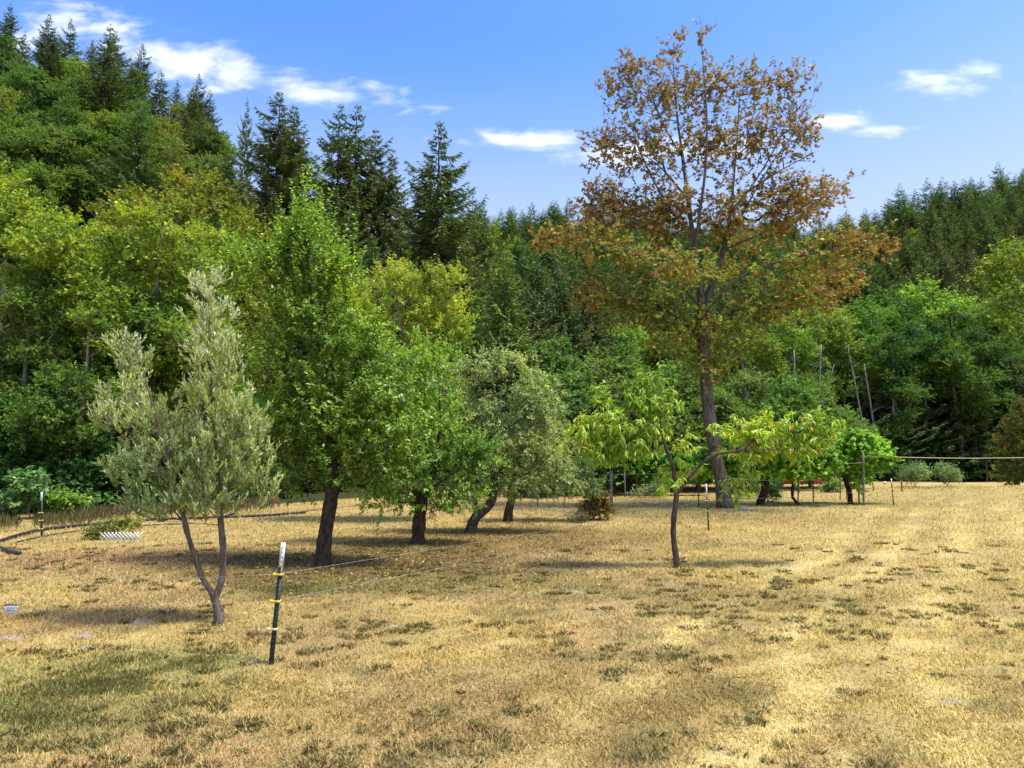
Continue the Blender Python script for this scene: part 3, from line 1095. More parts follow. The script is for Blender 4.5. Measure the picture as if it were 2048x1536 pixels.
    apple('cherry_tree', 'yellow green cherry tree with bronze shoot tips rising behind the apple trees', (842, 1041),
          [[(842, 1041), (840, 960), (830, 850), (815, 740), (800, 640), (785, 570)], [(838, 900), (760, 780), (715, 680)], [(838, 900), (880, 760), (880, 640)], [(832, 850), (800, 740, 1.3), (840, 640, 1.5)], [(832, 850), (770, 730, -1.3), (740, 640, -1.4)]],
          [(780, 570, 60, 42), (880, 580, 46, 48), (830, 575, 52, 38), (712, 630, 58, 50), (910, 640, 34, 50), (830, 640, 70, 50), (900, 680, 32, 50), (760, 690, 75, 55), (690, 700, 38, 60), (850, 730, 75, 60), (780, 790, 100, 70), (890, 780, 40, 60)], 680, .15, 5, 15, .5,
          [(0.19, 0.285, 0.022), (0.275, 0.355, 0.03), (0.13, 0.22, 0.018)], [.45, .35, .2], up=.5, tmpl=T_DIAMOND, llen=.125, lw=.42, droop=.5, topcols=([(0.33, 0.355, 0.04), (0.33, 0.23, 0.06), (0.27, 0.33, 0.03)], [.45, .15, .4], .3, .9),
          mat='grey_bark', zmin=1.8, tip_r=.006)
    apple('peach_tree', 'lime green peach tree with drooping leaves and wide low limbs, slim leaning trunk', (1357, 1132),
          [[(1357, 1132), (1348, 1090), (1346, 1050), (1352, 1005), (1354, 980), (1345, 930), (1330, 890), (1305, 855), (1270, 845), (1230, 870), (1190, 890)],
           [(1356, 985), (1375, 960, -.1), (1400, 930, -.2), (1425, 908, -.3), (1480, 902, -.4), (1540, 898, -.5), (1600, 905, -.6), (1650, 900, -.6), (1670, 880, -.6)],
           [(1330, 890), (1320, 840, .3), (1310, 790, .4), (1300, 755, .4)], [(1290, 850), (1250, 815, -.3), (1270, 792, -.4), (1300, 790, -.5), (1330, 805, -.5)], [(1310, 860), (1240, 880, .7), (1180, 880, .9), (1150, 870, .9)],
           [(1480, 902, -.4), (1520, 870, 0), (1570, 850, .3), (1640, 835, .3)], [(1540, 898, -.5), (1600, 860, -.9), (1650, 840, -1.0)], [(1425, 908, -.3), (1450, 870, .2), (1480, 850, .4)], [(1345, 930), (1370, 880, .4), (1360, 840, .5)],
           [(1500, 902, -.4), (1470, 950, -.6), (1475, 985, -.7)]],
          [(1305, 762, 32, 28), (1275, 800, 42, 28), (1325, 820, 38, 34), (1210, 800, 20, 30), (1200, 855, 60, 34), (1160, 880, 34, 28), (1250, 870, 75, 40), (1300, 880, 45, 40), (1215, 905, 60, 26), (1345, 960, 28, 26), (1372, 890, 26, 22), (1395, 935, 16, 14),
           (1460, 870, 42, 26), (1520, 865, 50, 30), (1580, 860, 55, 30), (1640, 845, 38, 28), (1600, 890, 60, 22), (1530, 905, 45, 20), (1475, 975, 28, 18), (1440, 895, 20, 14), (1660, 870, 20, 20), (1505, 935, 18, 12)], 430, .064, 2, 10, .24,
          [(0.23, 0.33, 0.026), (0.30, 0.39, 0.045), (0.17, 0.275, 0.02), (0.42, 0.46, 0.13), (0.46, 0.17, 0.04)], [.42, .28, .22, .07, .012], up=.35, llen=.165, lw=.23, droop=.65, spread=.6, bf=.15, mat='peach_bark', zs=.9, zmin=1.35,
          tmpl=T_SICKLE, fan=.8, tip_r=.005)


def maple():
    g = G(1452, 1016)
    Y = float(g[1])
    q = lambda px, py, dy=0.0: P(px, py, Y + dy)
    g[2] = tz(g[0], g[1]) - .15
    limbs = [[g, q(1448, 985), q(1436, 930), q(1422, 860), q(1414, 790), q(1408, 700), q(1404, 620), q(1396, 540), q(1386, 470), q(1376, 400), q(1366, 320), q(1352, 220), q(1345, 100)],
             [q(1406, 620), q(1425, 570, .5), q(1448, 500, 1.0), q(1462, 420, 1.3), q(1470, 330, 1.3), q(1478, 220, 1.0), q(1480, 140, 1.0)],
             [q(1390, 500), q(1400, 420, -.8), q(1412, 340, -1.0), q(1415, 230, -1.0), q(1402, 80, -.8)],
             [q(1386, 470), q(1340, 420, -.6), q(1300, 350, -1.0), q(1262, 260, -1.2), q(1240, 150, -1.2)],
             [q(1462, 430, 1.3), q(1520, 350, 1.4), q(1570, 260, 1.2), q(1590, 160, 1.0)],
             [q(1455, 480, 1.1), q(1500, 400, -.4), q(1540, 330, -1.2), q(1600, 250, -1.5)],
             [q(1470, 400, 1.3), q(1560, 340, .5), q(1640, 300, .2)],
             [q(1448, 500, 1.), q(1540, 460, 2.), q(1620, 410, 2.4), q(1690, 375, 2.4)],
             [q(1404, 640), q(1460, 560, -1.6), q(1560, 520, -2.6), q(1660, 500, -3.), q(1750, 470, -3.)],
             [q(1404, 620), q(1340, 540, -1.2), q(1260, 500, -2.), q(1170, 480, -2.6), q(1095, 470, -2.6)],
             [q(1400, 580), q(1340, 480, 1.6), q(1260, 430, 2.4), q(1180, 420, 2.6)],
             [q(1406, 680), q(1340, 620, .8), q(1250, 590, 1.6), q(1170, 600, 2.)],
             [q(1406, 660), q(1480, 610, 1.6), q(1580, 590, 2.4), q(1690, 560, 2.6)],
             [q(1404, 600), q(1390, 540, -3.), q(1360, 500, -4.6), q(1330, 520, -5.4)],
             [q(1402, 600), q(1440, 540, 3.), q(1480, 500, 5.)],
             [q(1376, 400), q(1320, 330, .8), q(1270, 300, 1.4), q(1200, 290, 1.4)],
             [q(1366, 320), q(1310, 220, .6), q(1290, 130, .8)]]
    B = px_blobs([(1350, 100, 34, 45), (1402, 75, 12, 32), (1270, 130, 40, 50), (1240, 190, 45, 55), (1330, 190, 75, 70), (1420, 180, 65, 70), (1500, 170, 55, 50), (1580, 180, 50, 60), (1220, 290, 62, 65), (1310, 300, 80, 75),
                  (1420, 290, 80, 75), (1520, 280, 75, 70), (1600, 270, 42, 65), (1215, 400, 65, 50), (1330, 410, 90, 60), (1460, 410, 80, 60), (1570, 390, 75, 55), (1650, 380, 45, 30)], Y, .95)
    B2 = []
    for lb in limbs[7:15]:      # sprays of leaves strung along the wide lower limbs
        pts = resample(lb, .9)
        for k, c in enumerate(pts):
            f = k / (len(pts) - 1)
            if f > .38:
                r = 1.0 + .5 * rng.random()
                B2.append((c + np.array((0, 0, .35 * rng.normal())), np.array((r, r, .42 + .3 * rng.random()))))
    B2 += px_blobs([(1180, 560, 40, 20), (1250, 600, 50, 24), (1330, 600, 60, 30), (1300, 540, 55, 26), (1420, 560, 60, 26), (1500, 590, 60, 26), (1600, 560, 60, 22), (1690, 540, 40, 20), (1340, 660, 44, 24), (1440, 650, 50, 26), (1540, 640, 46, 20), (1210, 650, 34, 16),
                    (1410, 735, 34, 40), (1370, 700, 40, 22), (1460, 700, 44, 22), (1650, 610, 40, 16), (1290, 450, 60, 26), (1440, 460, 60, 26), (1560, 440, 60, 24), (1200, 450, 50, 22), (1130, 470, 34, 18), (1720, 480, 36, 18)], Y, 1.3)
    sk = Skeleton(limbs, .4)
    sk.grow(np.vstack([blob_points(B, 1450, .6), blob_points(B2, 1250, .7), blob_points(px_blobs([(1200, 590, 60, 34), (1290, 620, 70, 44), (1390, 650, 60, 50), (1480, 640, 70, 44), (1580, 600, 70, 36), (1660, 580, 50, 30), (1405, 730, 34, 44), (1330, 680, 50, 26), (1470, 705, 46, 26)], Y, 1.4), 420, .6), blob_points(px_blobs([(1240, 420, 70, 46), (1340, 430, 80, 50), (1450, 430, 80, 50), (1560, 415, 75, 44), (1640, 410, 45, 34), (1190, 400, 50, 40)], Y, 1.1), 210, .65)]), bf=.18, zmin=6.5, curl=.4)
    sk.finish(.31, .008)
    tips = np.array(sk.tips)
    low = sk.pos[tips][:, 2] + rng.normal(0, 1.2, len(tips)) < P(1400, 430, Y)[2]
    P1, D1, L1 = shoots(sk.pos[tips[~low]], sk.dir[tips[~low]], 2, .55, up=.5, spread=.5)
    P2, D2, L2 = shoots(sk.pos[tips[low]], sk.dir[tips[low]], 2, .6, up=.15, spread=.7)
    a1 = shoot_leaves(P1, D1, L1, 6, droop=.5, fan=.9)
    a2 = shoot_leaves(P2, D2, L2, 8, droop=.4, fan=.95)
    lp, la, ln = [np.vstack([a1[k], a2[k]]) for k in range(3)]
    n1, n = len(a1[0]), len(lp)
    ll = (.10 + .09 * rng.random(n))
    c = np.vstack([palette(n1, [(0.34, 0.185, 0.075), (0.38, 0.22, 0.09), (0.29, 0.28, 0.065), (0.43, 0.31, 0.13), (0.22, 0.125, 0.06)], [.32, .22, .26, .14, .06], .16),
                   palette(n - n1, [(0.32, 0.155, 0.05), (0.36, 0.19, 0.06), (0.24, 0.27, 0.05), (0.34, 0.32, 0.06), (0.21, 0.11, 0.05)], [.36, .24, .24, .08, .08], .2)])
    # leaves near the middle of the lower crown are still green
    axis = P(1405, 600, Y)
    rr = np.hypot(lp[:, 0] - axis[0], lp[:, 1] - axis[1])
    k = (lp[:, 2] < P(1400, 470, Y)[2]) & (rng.random(n) < np.clip(1.15 - rr / 7.5, 0, .72))
    c[k] = palette(int(k.sum()), [(0.19, 0.26, 0.045), (0.28, 0.33, 0.06)], [.6, .4], .2)
    cm = leaf_mesh('crown', lp, la, ln, ll, ll * 1.15, T_STAR, c * 1.15, M['dryleaf'])
    finish_tree('maple_tree', 'huge maple with rusty brown leaves and leaning mossy trunk', sk, M['maple_bark'], [('crown', cm)], flare=.38, flare_h=.6, sides=16, lumps=.03,
                extra=stems_geo(np.vstack([P1, P2]), np.vstack([P1 + D1 * L1[:, None], P2 + D2 * L2[:, None]]), .006))


olive()
orchard()
maple()


# ================================================================== FENCES, POSTS, HOSES, SMALL THINGS
def rot_to(d):
    z = np.asarray(d, float)
    z = z / np.linalg.norm(z)
    x = np.cross((0, 1, 0), z)
    x /= np.linalg.norm(x)
    return np.stack([x, np.cross(z, x), z], 1)


def t_post(base, top, label, white=.2, ins=(), ins_mats=None, group='steel posts of the electric fence', w_=.035, grn='post_green'):
    base, top = np.asarray(base, float), np.asarray(top, float)
    L = np.linalg.norm(top - base)
    Rm = rot_to(top - base)
    root = thing('fence_post', label, 'fence post', tuple(base), group)

    def prof(z0, z1, s):
        mb = MB()
        mb.box((0, -.5 * s, .5 * (z0 + z1)), (s * 1.25, s * .22, z1 - z0))
        mb.box((0, .1 * s, .5 * (z0 + z1)), (s * .24, s * .98, z1 - z0))
        for k in range(int((z1 - z0) / .055)):
            mb.box((0, -.72 * s, z0 + .03 + k * .055), (s * .3, s * .2, .02))
        mb.v = [v @ Rm.T for v in mb.v]
        return mb
    zt = L * (1 - white)
    ob('shaft', prof(-.25, zt, w_).mesh('shaft', M[grn]), root)
    if white > 0:
        ob('painted_tip', prof(zt + .001, L, w_).mesh('painted_tip', M['post_white']), root)
    for k, f in enumerate(ins):
        mb = MB()
        s = w_
        mb.box((0, -.1 * s, L * f), (s * 1.55, s * 1.5, .026))
        c = np.array((-1.55 * s, -.6 * s, L * f))
        mb.v = [v @ Rm.T for v in mb.v]
        mi = M[(ins_mats or ['yellow'] * 9)[k]]
        io = ob('insulator', mb.mesh('insulator', mi), root)
        mb = MB()
        mb.tube([c + (0, s * .5, 0), c - (0, s * .5, 0)], .019, 10)
        mb.v = [v @ Rm.T for v in mb.v]
        ob('knob', mb.mesh('knob', mi), io)
        mb = MB()
        mb.tube([c + (.9 * s, 0, 0), c + (.3 * s, 0, 0)], .013, 6)
        mb.v = [v @ Rm.T for v in mb.v]
        ob('neck', mb.mesh('neck', mi), io)
    return root, (lambda f, s=w_: base + Rm @ np.array((-1.55 * s, -.6 * s, L * f)))


def cable(path, r, name, label, cat, mat, group=None, sides=5):
    o = ob(name, MB().tube(path, r, sides).mesh(name, M[mat], True))
    return tag(o, label, cat, group)


def span(a, b, n=14, sag=.03):
    tt = np.linspace(0, 1, n)[:, None]
    p = np.asarray(a) * (1 - tt) + np.asarray(b) * tt
    p[:, 2] -= (4 * sag * tt * (1 - tt))[:, 0]
    return p


def fences():
    g = G(543, 1330)
    Y = float(g[1])
    _, at1 = t_post(g, P(568, 1085, Y + .05), 'nearest dark green steel fence post with white painted tip and yellow insulators', .205, (.735, .515, .29), ['yellow', 'yellow', 'cream'], w_=.046)
    g2 = G(1417, 1061)
    Y2 = float(g2[1])
    _, at2 = t_post(g2, P(1412, 968, Y2), 'dark fence post with white tip between the peach trunk and the maple', .27, (.64, .42), w_=.04)
    g3 = G(1787, 1012)
    _, at3 = t_post(g3 + (0, 0, tz(g3[0], g3[1])), P(1782, 957, float(g3[1])), 'dark fence post with white tip right of the arbor', .18, (.62, .47, .28), w_=.045)
    g4 = G(84, 1074)
    _, at4 = t_post(g4, P(84, 984, float(g4[1])), 'dark fence post with white tip by the black pipe', .2, (.54, .37, .18), w_=.045)
    g5 = G(1747, 987)
    t_post(g5 + (0, 0, tz(g5[0], g5[1])), P(1745, 965, float(g5[1])), 'short dark far fence post with yellow top, left of the white tipped one', 0, (.95, .6, .3), w_=.06)
    g6 = G(1804, 992)
    t_post(g6 + (0, 0, tz(g6[0], g6[1])), P(1802, 950, float(g6[1])), 'rust brown far fence post with a yellow insulator', 0, (.62,), w_=.06, grn='rust')
    g7 = G(252, 1043)
    o = ob('metal_rod', MB().tube([g7 - (0, 0, .2), P(251, 1005, float(g7[1]))], .02, 6).mesh('metal_rod', M['rust']))
    tag(o, 'thin rusty rod standing behind the lattice', 'rod')
    # electric wires: run left out of the picture and right to the next posts
    gl = G(-120, 1345)
    for k, f in enumerate((.735, .515, .29)):
        a = at1(f)
        lefty = P(-210, 1170 + 52 * k, Y + .6)
        nm = ('top', 'middle', 'bottom')[k]
        cable(span(lefty, a, 16, .02), .0014, 'fence_wire', '%s electric fence wire running left from the nearest post' % nm, 'wire', 'wire', 'fence wires')
    for k, (f, f2) in enumerate(((.735, .64), (.515, .42))):
        cable(span(at1(f), at2(f2), 24, .06), .0017, 'fence_wire', '%s electric fence wire between the nearest post and the post by the peach' % ('upper', 'lower')[k], 'wire', 'wire', 'fence wires')
        cable(span(at2(f2), at3((.62, .28)[k]), 24, .06), .0022, 'fence_wire', '%s electric fence wire from the peach post to the arbor' % ('upper', 'lower')[k], 'wire', 'wire', 'fence wires')
    # warning sign on the middle wire
    ys = Y + .35
    c = P(21.5, 1219, ys)
    ppm = F / ys
    W_, H_ = 27 / ppm, 18 / ppm
    root = thing('warning_sign', 'small white electric fence warning sign hanging on the wire at left', 'sign', tuple(c))
    panel = ob('panel', MB().box((0, 0, 0), (W_, .004, H_)).mesh('panel', M['sign']), root)
    ob('top_rim', MB().box((0, -.001, H_ * .48), (W_ * .98, .008, H_ * .09)).mesh('top_rim', M['ink']), root)

    def text(body, size, x, z, name='lettering'):
        cu = bpy.data.curves.new('lettering', 'FONT')
        cu.body = body
        cu.size = size
        cu.align_x = 'CENTER'
        cu.offset = size * .035
        cu.align_y = 'CENTER'
        cu.materials.append(M['ink'])
        tmp = bpy.data.objects.new('lettering', cu)
        me = bpy.data.meshes.new_from_object(tmp)
        bpy.data.objects.remove(tmp)
        o = ob(name, me, panel, (x, -.0035, z))
        o.rotation_euler = (math.pi / 2, 0, 0)
        return o
    text('WARNING', H_ * .24, W_ * .15, H_ * .16)
    text('ELECTRIC FENCE', H_ * .15, W_ * .08, -H_ * .08)
    b = np.array([(-.02, .5), (.28, .5), (.1, .12), (.26, .12), (-.2, -.5), (-.04, -.02), (-.22, -.02)]) * H_ * .22
    v = np.array([(x - W_ * .23, -.004, z + H_ * .15) for x, z in b])
    ob('lightning_bolt', mesh_from('lightning_bolt', v, np.array([range(7)]), M['ink']), panel)
    # hooks from the wire to the sign
    for s in (-1, 1):
        hk = MB()
        hk.tube([(s * W_ * .42, 0, H_ * .5), (s * W_ * .42, 0, H_ * .5 + .012)], .0025, 5)
        ob('hook', hk.mesh('hook', M['wire']), root)


def ground_path(pts, lift, n=60, wob=0.0):
    p = np.array([G(a, b) for a, b in pts])
    p = resample(p, np.sum(np.linalg.norm(np.diff(p, axis=0), axis=1)) / n)
    p[:, 2] = terrain(p[:, 0], p[:, 1]) + lift
    return p


def hoses():
    p = ground_path([(-260, 1150), (-120, 1110), (0, 1085), (40, 1072), (90, 1062), (160, 1055), (230, 1050), (310, 1043), (420, 1038), (540, 1032), (610, 1026)], .055, 240)
    r = .055 + .008 * np.sign(np.sin(np.arange(len(p)) * 2.2))
    o = ob('drain_pipe', MB().tube(p, r, 10).mesh('drain_pipe', M['pipe'], True))
    tag(o, 'thick black corrugated pipe curving across the grass at left', 'pipe')
    p = ground_path([(-70, 1078), (-20, 1090), (5, 1100), (22, 1107), (39, 1109)], .05, 50)
    o = ob('drain_pipe', MB().tube(p, .05 + .006 * np.sign(np.sin(np.arange(len(p)) * 2.2)), 10).mesh('drain_pipe', M['pipe'], True))
    tag(o, 'short open end of black pipe at the left edge', 'pipe')
    p = ground_path([(35, 1084), (84, 1074), (130, 1067), (175, 1062), (230, 1058), (300, 1052), (390, 1048)], .025, 60)
    o = ob('garden_hose', MB().tube(p, .022, 7).mesh('garden_hose', M['pipe'], True))
    tag(o, 'thin dark hose lying in front of the thick pipe', 'hose')
    p = ground_path([(470, 1036), (560, 1028), (640, 1020), (720, 1012)], .02, 50)
    o = ob('garden_hose', MB().tube(p, .022, 7).mesh('garden_hose', M['pipe'], True))
    tag(o, 'thin dark hose on the straw behind the first apple trunk', 'hose')


def lattice():
    g = G(242, 1083)
    Y = float(g[1])
    ppm = F / Y
    W_, H_ = 64 / ppm, 17 / ppm
    root = thing('lattice_panel', 'low white diamond lattice strip in front of a straggly bush', 'lattice', tuple(g), rotz=.05)
    s = .03
    n = 9
    pit = W_ / n
    run = H_
    me = MB().box((0, 0, 0), (math.hypot(run, H_), .008, s)).mesh('slat', M['lattice'])
    for k in range(n + 1):
        for sg in (-1, 1):
            o = ob('slat', me, root, (-W_ / 2 + k * pit, sg * .0055, H_ / 2 + .01))
            o.rotation_euler = (0, -sg * math.atan2(H_, run), 0)
    for z in (0.0, H_ + .012):
        ob('rail', MB().box((0, -.012, z), (W_ + run, .008, .022)).mesh('rail', M['lattice']), root) if z == 0 else None


def mounds():
    spec = [((282, 1247), .20, .06, 'grey bare earth mound left of the olive trunk'), ((165, 1276), .17, .05, 'crumbly earth mound, upper of two by the green patch'), ((175, 1298), .14, .04, 'small earth mound at the edge of the green patch'),
            ((507, 1326), .13, .035, 'low bare earth patch at the foot of the nearest post'), ((785, 1255), .10, .03, 'little grey earth mound right of the nearest post'), ((1146, 1184), .2, .04, 'flat grey earth patch left of the peach trunk'),
            ((1905, 1407), .16, .03, 'bare earth patch at lower right'), ((20, 1280), .22, .04, 'pale bare earth patch under the warning sign')]
    for (px, py), r, h, label in spec:
        g = G(px, py)
        n = 16
        vs, q = [], []
        rings = 6
        for i in range(rings + 1):
            f = i / rings
            for k in range(n):
                a = 2 * math.pi * k / n
                rr = .72 * r * f * (1 + .3 * math.sin(2 * a + px) + .22 * math.sin(5 * a + 2 * px) + .16 * rng.normal())
                vs.append((g[0] + 1.5 * rr * math.cos(a), g[1] + rr * math.sin(a), tz(g[0], g[1]) + h * (1 - f * f) * (1 + .45 * rng.normal()) - .02 * f))
        for i in range(rings):
            for k in range(n):
                q.append((i * n + k, i * n + (k + 1) % n, (i + 1) * n + (k + 1) % n, (i + 1) * n + k))
        o = ob('earth_mound', mesh_from('earth_mound', np.array(vs), np.array(q), M['soil'], smooth=False))
        tag(o, label, 'earth mound', 'molehills in the field')
    # stone by the maple
    g = G(1486, 1020)
    vs, q = [], []
    for i in range(7):
        b = math.pi * i / 6
        for k in range(10):
            a = 2 * math.pi * k / 10
            r = .17 * (1 + .12 * rng.normal()) if 0 < i < 6 else .17
            vs.append((g[0] + 1.5 * r * math.sin(b) * math.cos(a), g[1] + r * math.sin(b) * math.sin(a), tz(g[0], g[1]) + .06 + .15 * math.cos(b)))
    for i in range(6):
        for k in range(10):
            q.append((i * 10 + k, (i + 1) * 10 + k, (i + 1) * 10 + (k + 1) % 10, i * 10 + (k + 1) % 10))
    tag(ob('stone', mesh_from('stone', np.array(vs), np.array(q), M['stone'], smooth=True)), 'grey rounded stone right of the maple trunk', 'stone')


fences()
hoses()
lattice()
mounds()


def leaf_cluster(blobs, ntip, per, nleaf, slen, llen, lw, cols, wts, mat, up=.4, droop=.2, tmpl=T_LANCE, power=.5, hollow=None, spread=.9):
    pts = blob_points(blobs, ntip, power)
    ctr = np.mean([b[0] for b in blobs], 0)
    p, d, L = shoots(pts, nrm(pts - ctr), per, slen, up=up, spread=spread)
    lp, la, ln, lt = shoot_leaves(p, d, L, nleaf, droop=droop)
    n = len(lp)
    ll = llen * (.6 + .7 * rng.random(n))
    return pts, lp, leaf_mesh('crown', lp, la, ln, ll, ll * lw, tmpl, palette(n, cols, wts, .2), mat)


def bush(name, label, basepx, blobs, Y=None, ntip=120, per=3, nleaf=9, slen=.3, llen=.08, lw=.5, cols=GREEN, wts=(.4, .35, .2, .05), base_r=.03, mat='grey_bark', group=None, up=.4, droop=.15, cat='bush', tmpl=T_LANCE, leafmat='leaf', stems=6):
    g = G(*basepx)
    Y = float(g[1])
    g[2] = tz(g[0], g[1]) - .05
    B = px_blobs(blobs, Y, 1.0, .15)
    tgt = blob_points(B, ntip, .5)
    limbs = [[g, g + (0, 0, .15)]]
    sk = Skeleton(limbs, .004 * Y + .05)
    sk.grow(tgt, bf=.5, curl=.5)
    sk.finish(base_r, .004)
    tips = np.array(sk.tips)
    p, d, L = shoots(sk.pos[tips], sk.dir[tips], per, slen, up=up, spread=.7)
    lp, la, ln, lt = shoot_leaves(p, d, L, nleaf, droop=droop)
    n = len(lp)
    ll = llen * (.6 + .7 * rng.random(n))
    cm = leaf_mesh('crown', lp, la, ln, ll, ll * lw, tmpl, palette(n, cols, wts, .2), M[leafmat])
    return finish_tree(name, label, sk, M[mat], [('crown', cm)], group=group, cat=cat, flare=0)


def bushes():
    bush('garden_bush', 'straggly green and yellow bush sprawling over the white lattice', (235, 1078), [(235, 1055, 38, 13), (200, 1066, 28, 9), (262, 1048, 22, 10), (180, 1066, 16, 6)], ntip=110, slen=.22, llen=.07, cols=[(0.09, 0.14, 0.03), (0.17, 0.2, 0.05), (0.42, 0.28, 0.05)], wts=(.5, .3, .2))
    bush('garden_bush', 'rust and yellow tinged bush left of the weathered wooden post', (1188, 1042), [(1195, 1000, 26, 22), (1180, 1020, 30, 20), (1205, 1020, 20, 18), (1185, 985, 16, 10)], ntip=170, slen=.25, llen=.09,
         cols=[(0.20, 0.11, 0.03), (0.28, 0.20, 0.05), (0.11, 0.14, 0.04), (0.15, 0.06, 0.03)], wts=(.3, .25, .3, .15), leafmat='dryleaf')
    bush('garden_bush', 'grey dry twiggy bush at the foot of the rust tinged bush', (1155, 1048), [(1155, 1036, 20, 10)], ntip=60, slen=.2, llen=.05, cols=[(0.22, 0.20, 0.12), (0.14, 0.14, 0.07)], wts=(.6, .4), leafmat='dryleaf')
    bush('garden_bush', 'pale green cut branches lying behind the peach trunk', (1290, 995), [(1290, 985, 26, 7), (1310, 978, 18, 8), (1270, 990, 14, 4)], ntip=90, slen=.3, llen=.09, cols=[(0.16, 0.20, 0.10), (0.24, 0.27, 0.16)], wts=(.6, .4))
    bush('garden_bush', 'small green bush under the right part of the arbor', (1668, 988), [(1668, 972, 18, 13), (1660, 978, 14, 8)], ntip=90, slen=.35, llen=.12, cols=[(0.10, 0.17, 0.04), (0.18, 0.24, 0.07)], wts=(.6, .4))
    bush('garden_bush', 'green bush right behind the maple trunk', (1500, 998), [(1490, 965, 22, 26), (1515, 985, 20, 12), (1470, 985, 16, 10)], ntip=110, slen=.35, llen=.12, cols=[(0.08, 0.13, 0.035), (0.14, 0.18, 0.06)], wts=(.6, .4))
    bush('garden_bush', 'leafy suckers around the dark vine trunk', (1535, 1004), [(1545, 985, 14, 16), (1540, 970, 10, 14)], ntip=60, slen=.3, llen=.12, cols=[(0.10, 0.17, 0.05), (0.18, 0.25, 0.10)], wts=(.6, .4))
    bush('field_edge_bush', 'feathery pale green bush at the field edge, left of two', (1830, 972), [(1832, 950, 24, 18), (1815, 958, 14, 10)], ntip=110, slen=.7, llen=.2, lw=.25, cols=[(0.14, 0.21, 0.08), (0.22, 0.29, 0.13)], wts=(.6, .4), up=1.2)
    bush('field_edge_bush', 'feathery pale green bush at the field edge, right of two', (1895, 972), [(1893, 952, 18, 16), (1905, 960, 14, 8)], ntip=90, slen=.7, llen=.2, lw=.25, cols=[(0.14, 0.21, 0.08), (0.22, 0.29, 0.13)], wts=(.6, .4), up=1.2)
    bush('maple_sapling', 'broad leaved green sapling behind the left fence post', (60, 1040), [(60, 985, 30, 26), (30, 1005, 26, 18), (45, 968, 16, 10)], ntip=70, slen=.5, llen=.22, lw=1.0, cols=[(0.11, 0.2, 0.06), (0.18, 0.27, 0.1)], wts=(.6, .4), tmpl=T_STAR, cat='sapling')
    bush('garden_bush', 'bright green low bush right of the left fence post', (125, 1035), [(125, 1008, 34, 18), (105, 1000, 20, 16), (150, 1012, 20, 12)], ntip=140, slen=.35, llen=.13, cols=[(0.10, 0.19, 0.025), (0.18, 0.27, 0.05)], wts=(.6, .4))
    # tall dry grass fringe along the wood at left
    xs, ys = [], []
    for _ in range(7000):
        px = rng.uniform(-80, 560)
        if vnoise(np.array([px * .02]), np.array([.5]), 1.0, 3)[0] < .42:
            continue
        py = np.interp(px, [-80, 0, 130, 250, 480, 560], [1058, 1048, 1042, 1027, 1012, 1004]) + rng.normal(0, 7)
        g = G(px, py)
        xs.append(g[0])
        ys.append(g[1])
    x, y = np.array(xs), np.array(ys)
    n = len(x)
    hgt = .35 + 1.3 * vnoise(x, y, .7, 3, seed=41)
    ax = np.stack([rng.normal(0, .35, n), rng.normal(0, .35, n), np.ones(n)], -1)
    me = leaf_mesh('tall_grass', np.stack([x, y, terrain(x, y) - .02], -1), ax, rng.normal(size=(n, 3)), .5 * hgt * (.35 + .65 * rng.random(n)), np.full(n, .014), T_DIAMOND,
                   palette(n, [(0.26, 0.21, 0.10), (0.19, 0.17, 0.07), (0.13, 0.15, 0.045)], [.4, .3, .3], .2), M['dryleaf'])
    tag(ob('tall_grass', me), 'tall dry grass fringe along the edge of the left wood', 'grass', kind='stuff')


bushes()


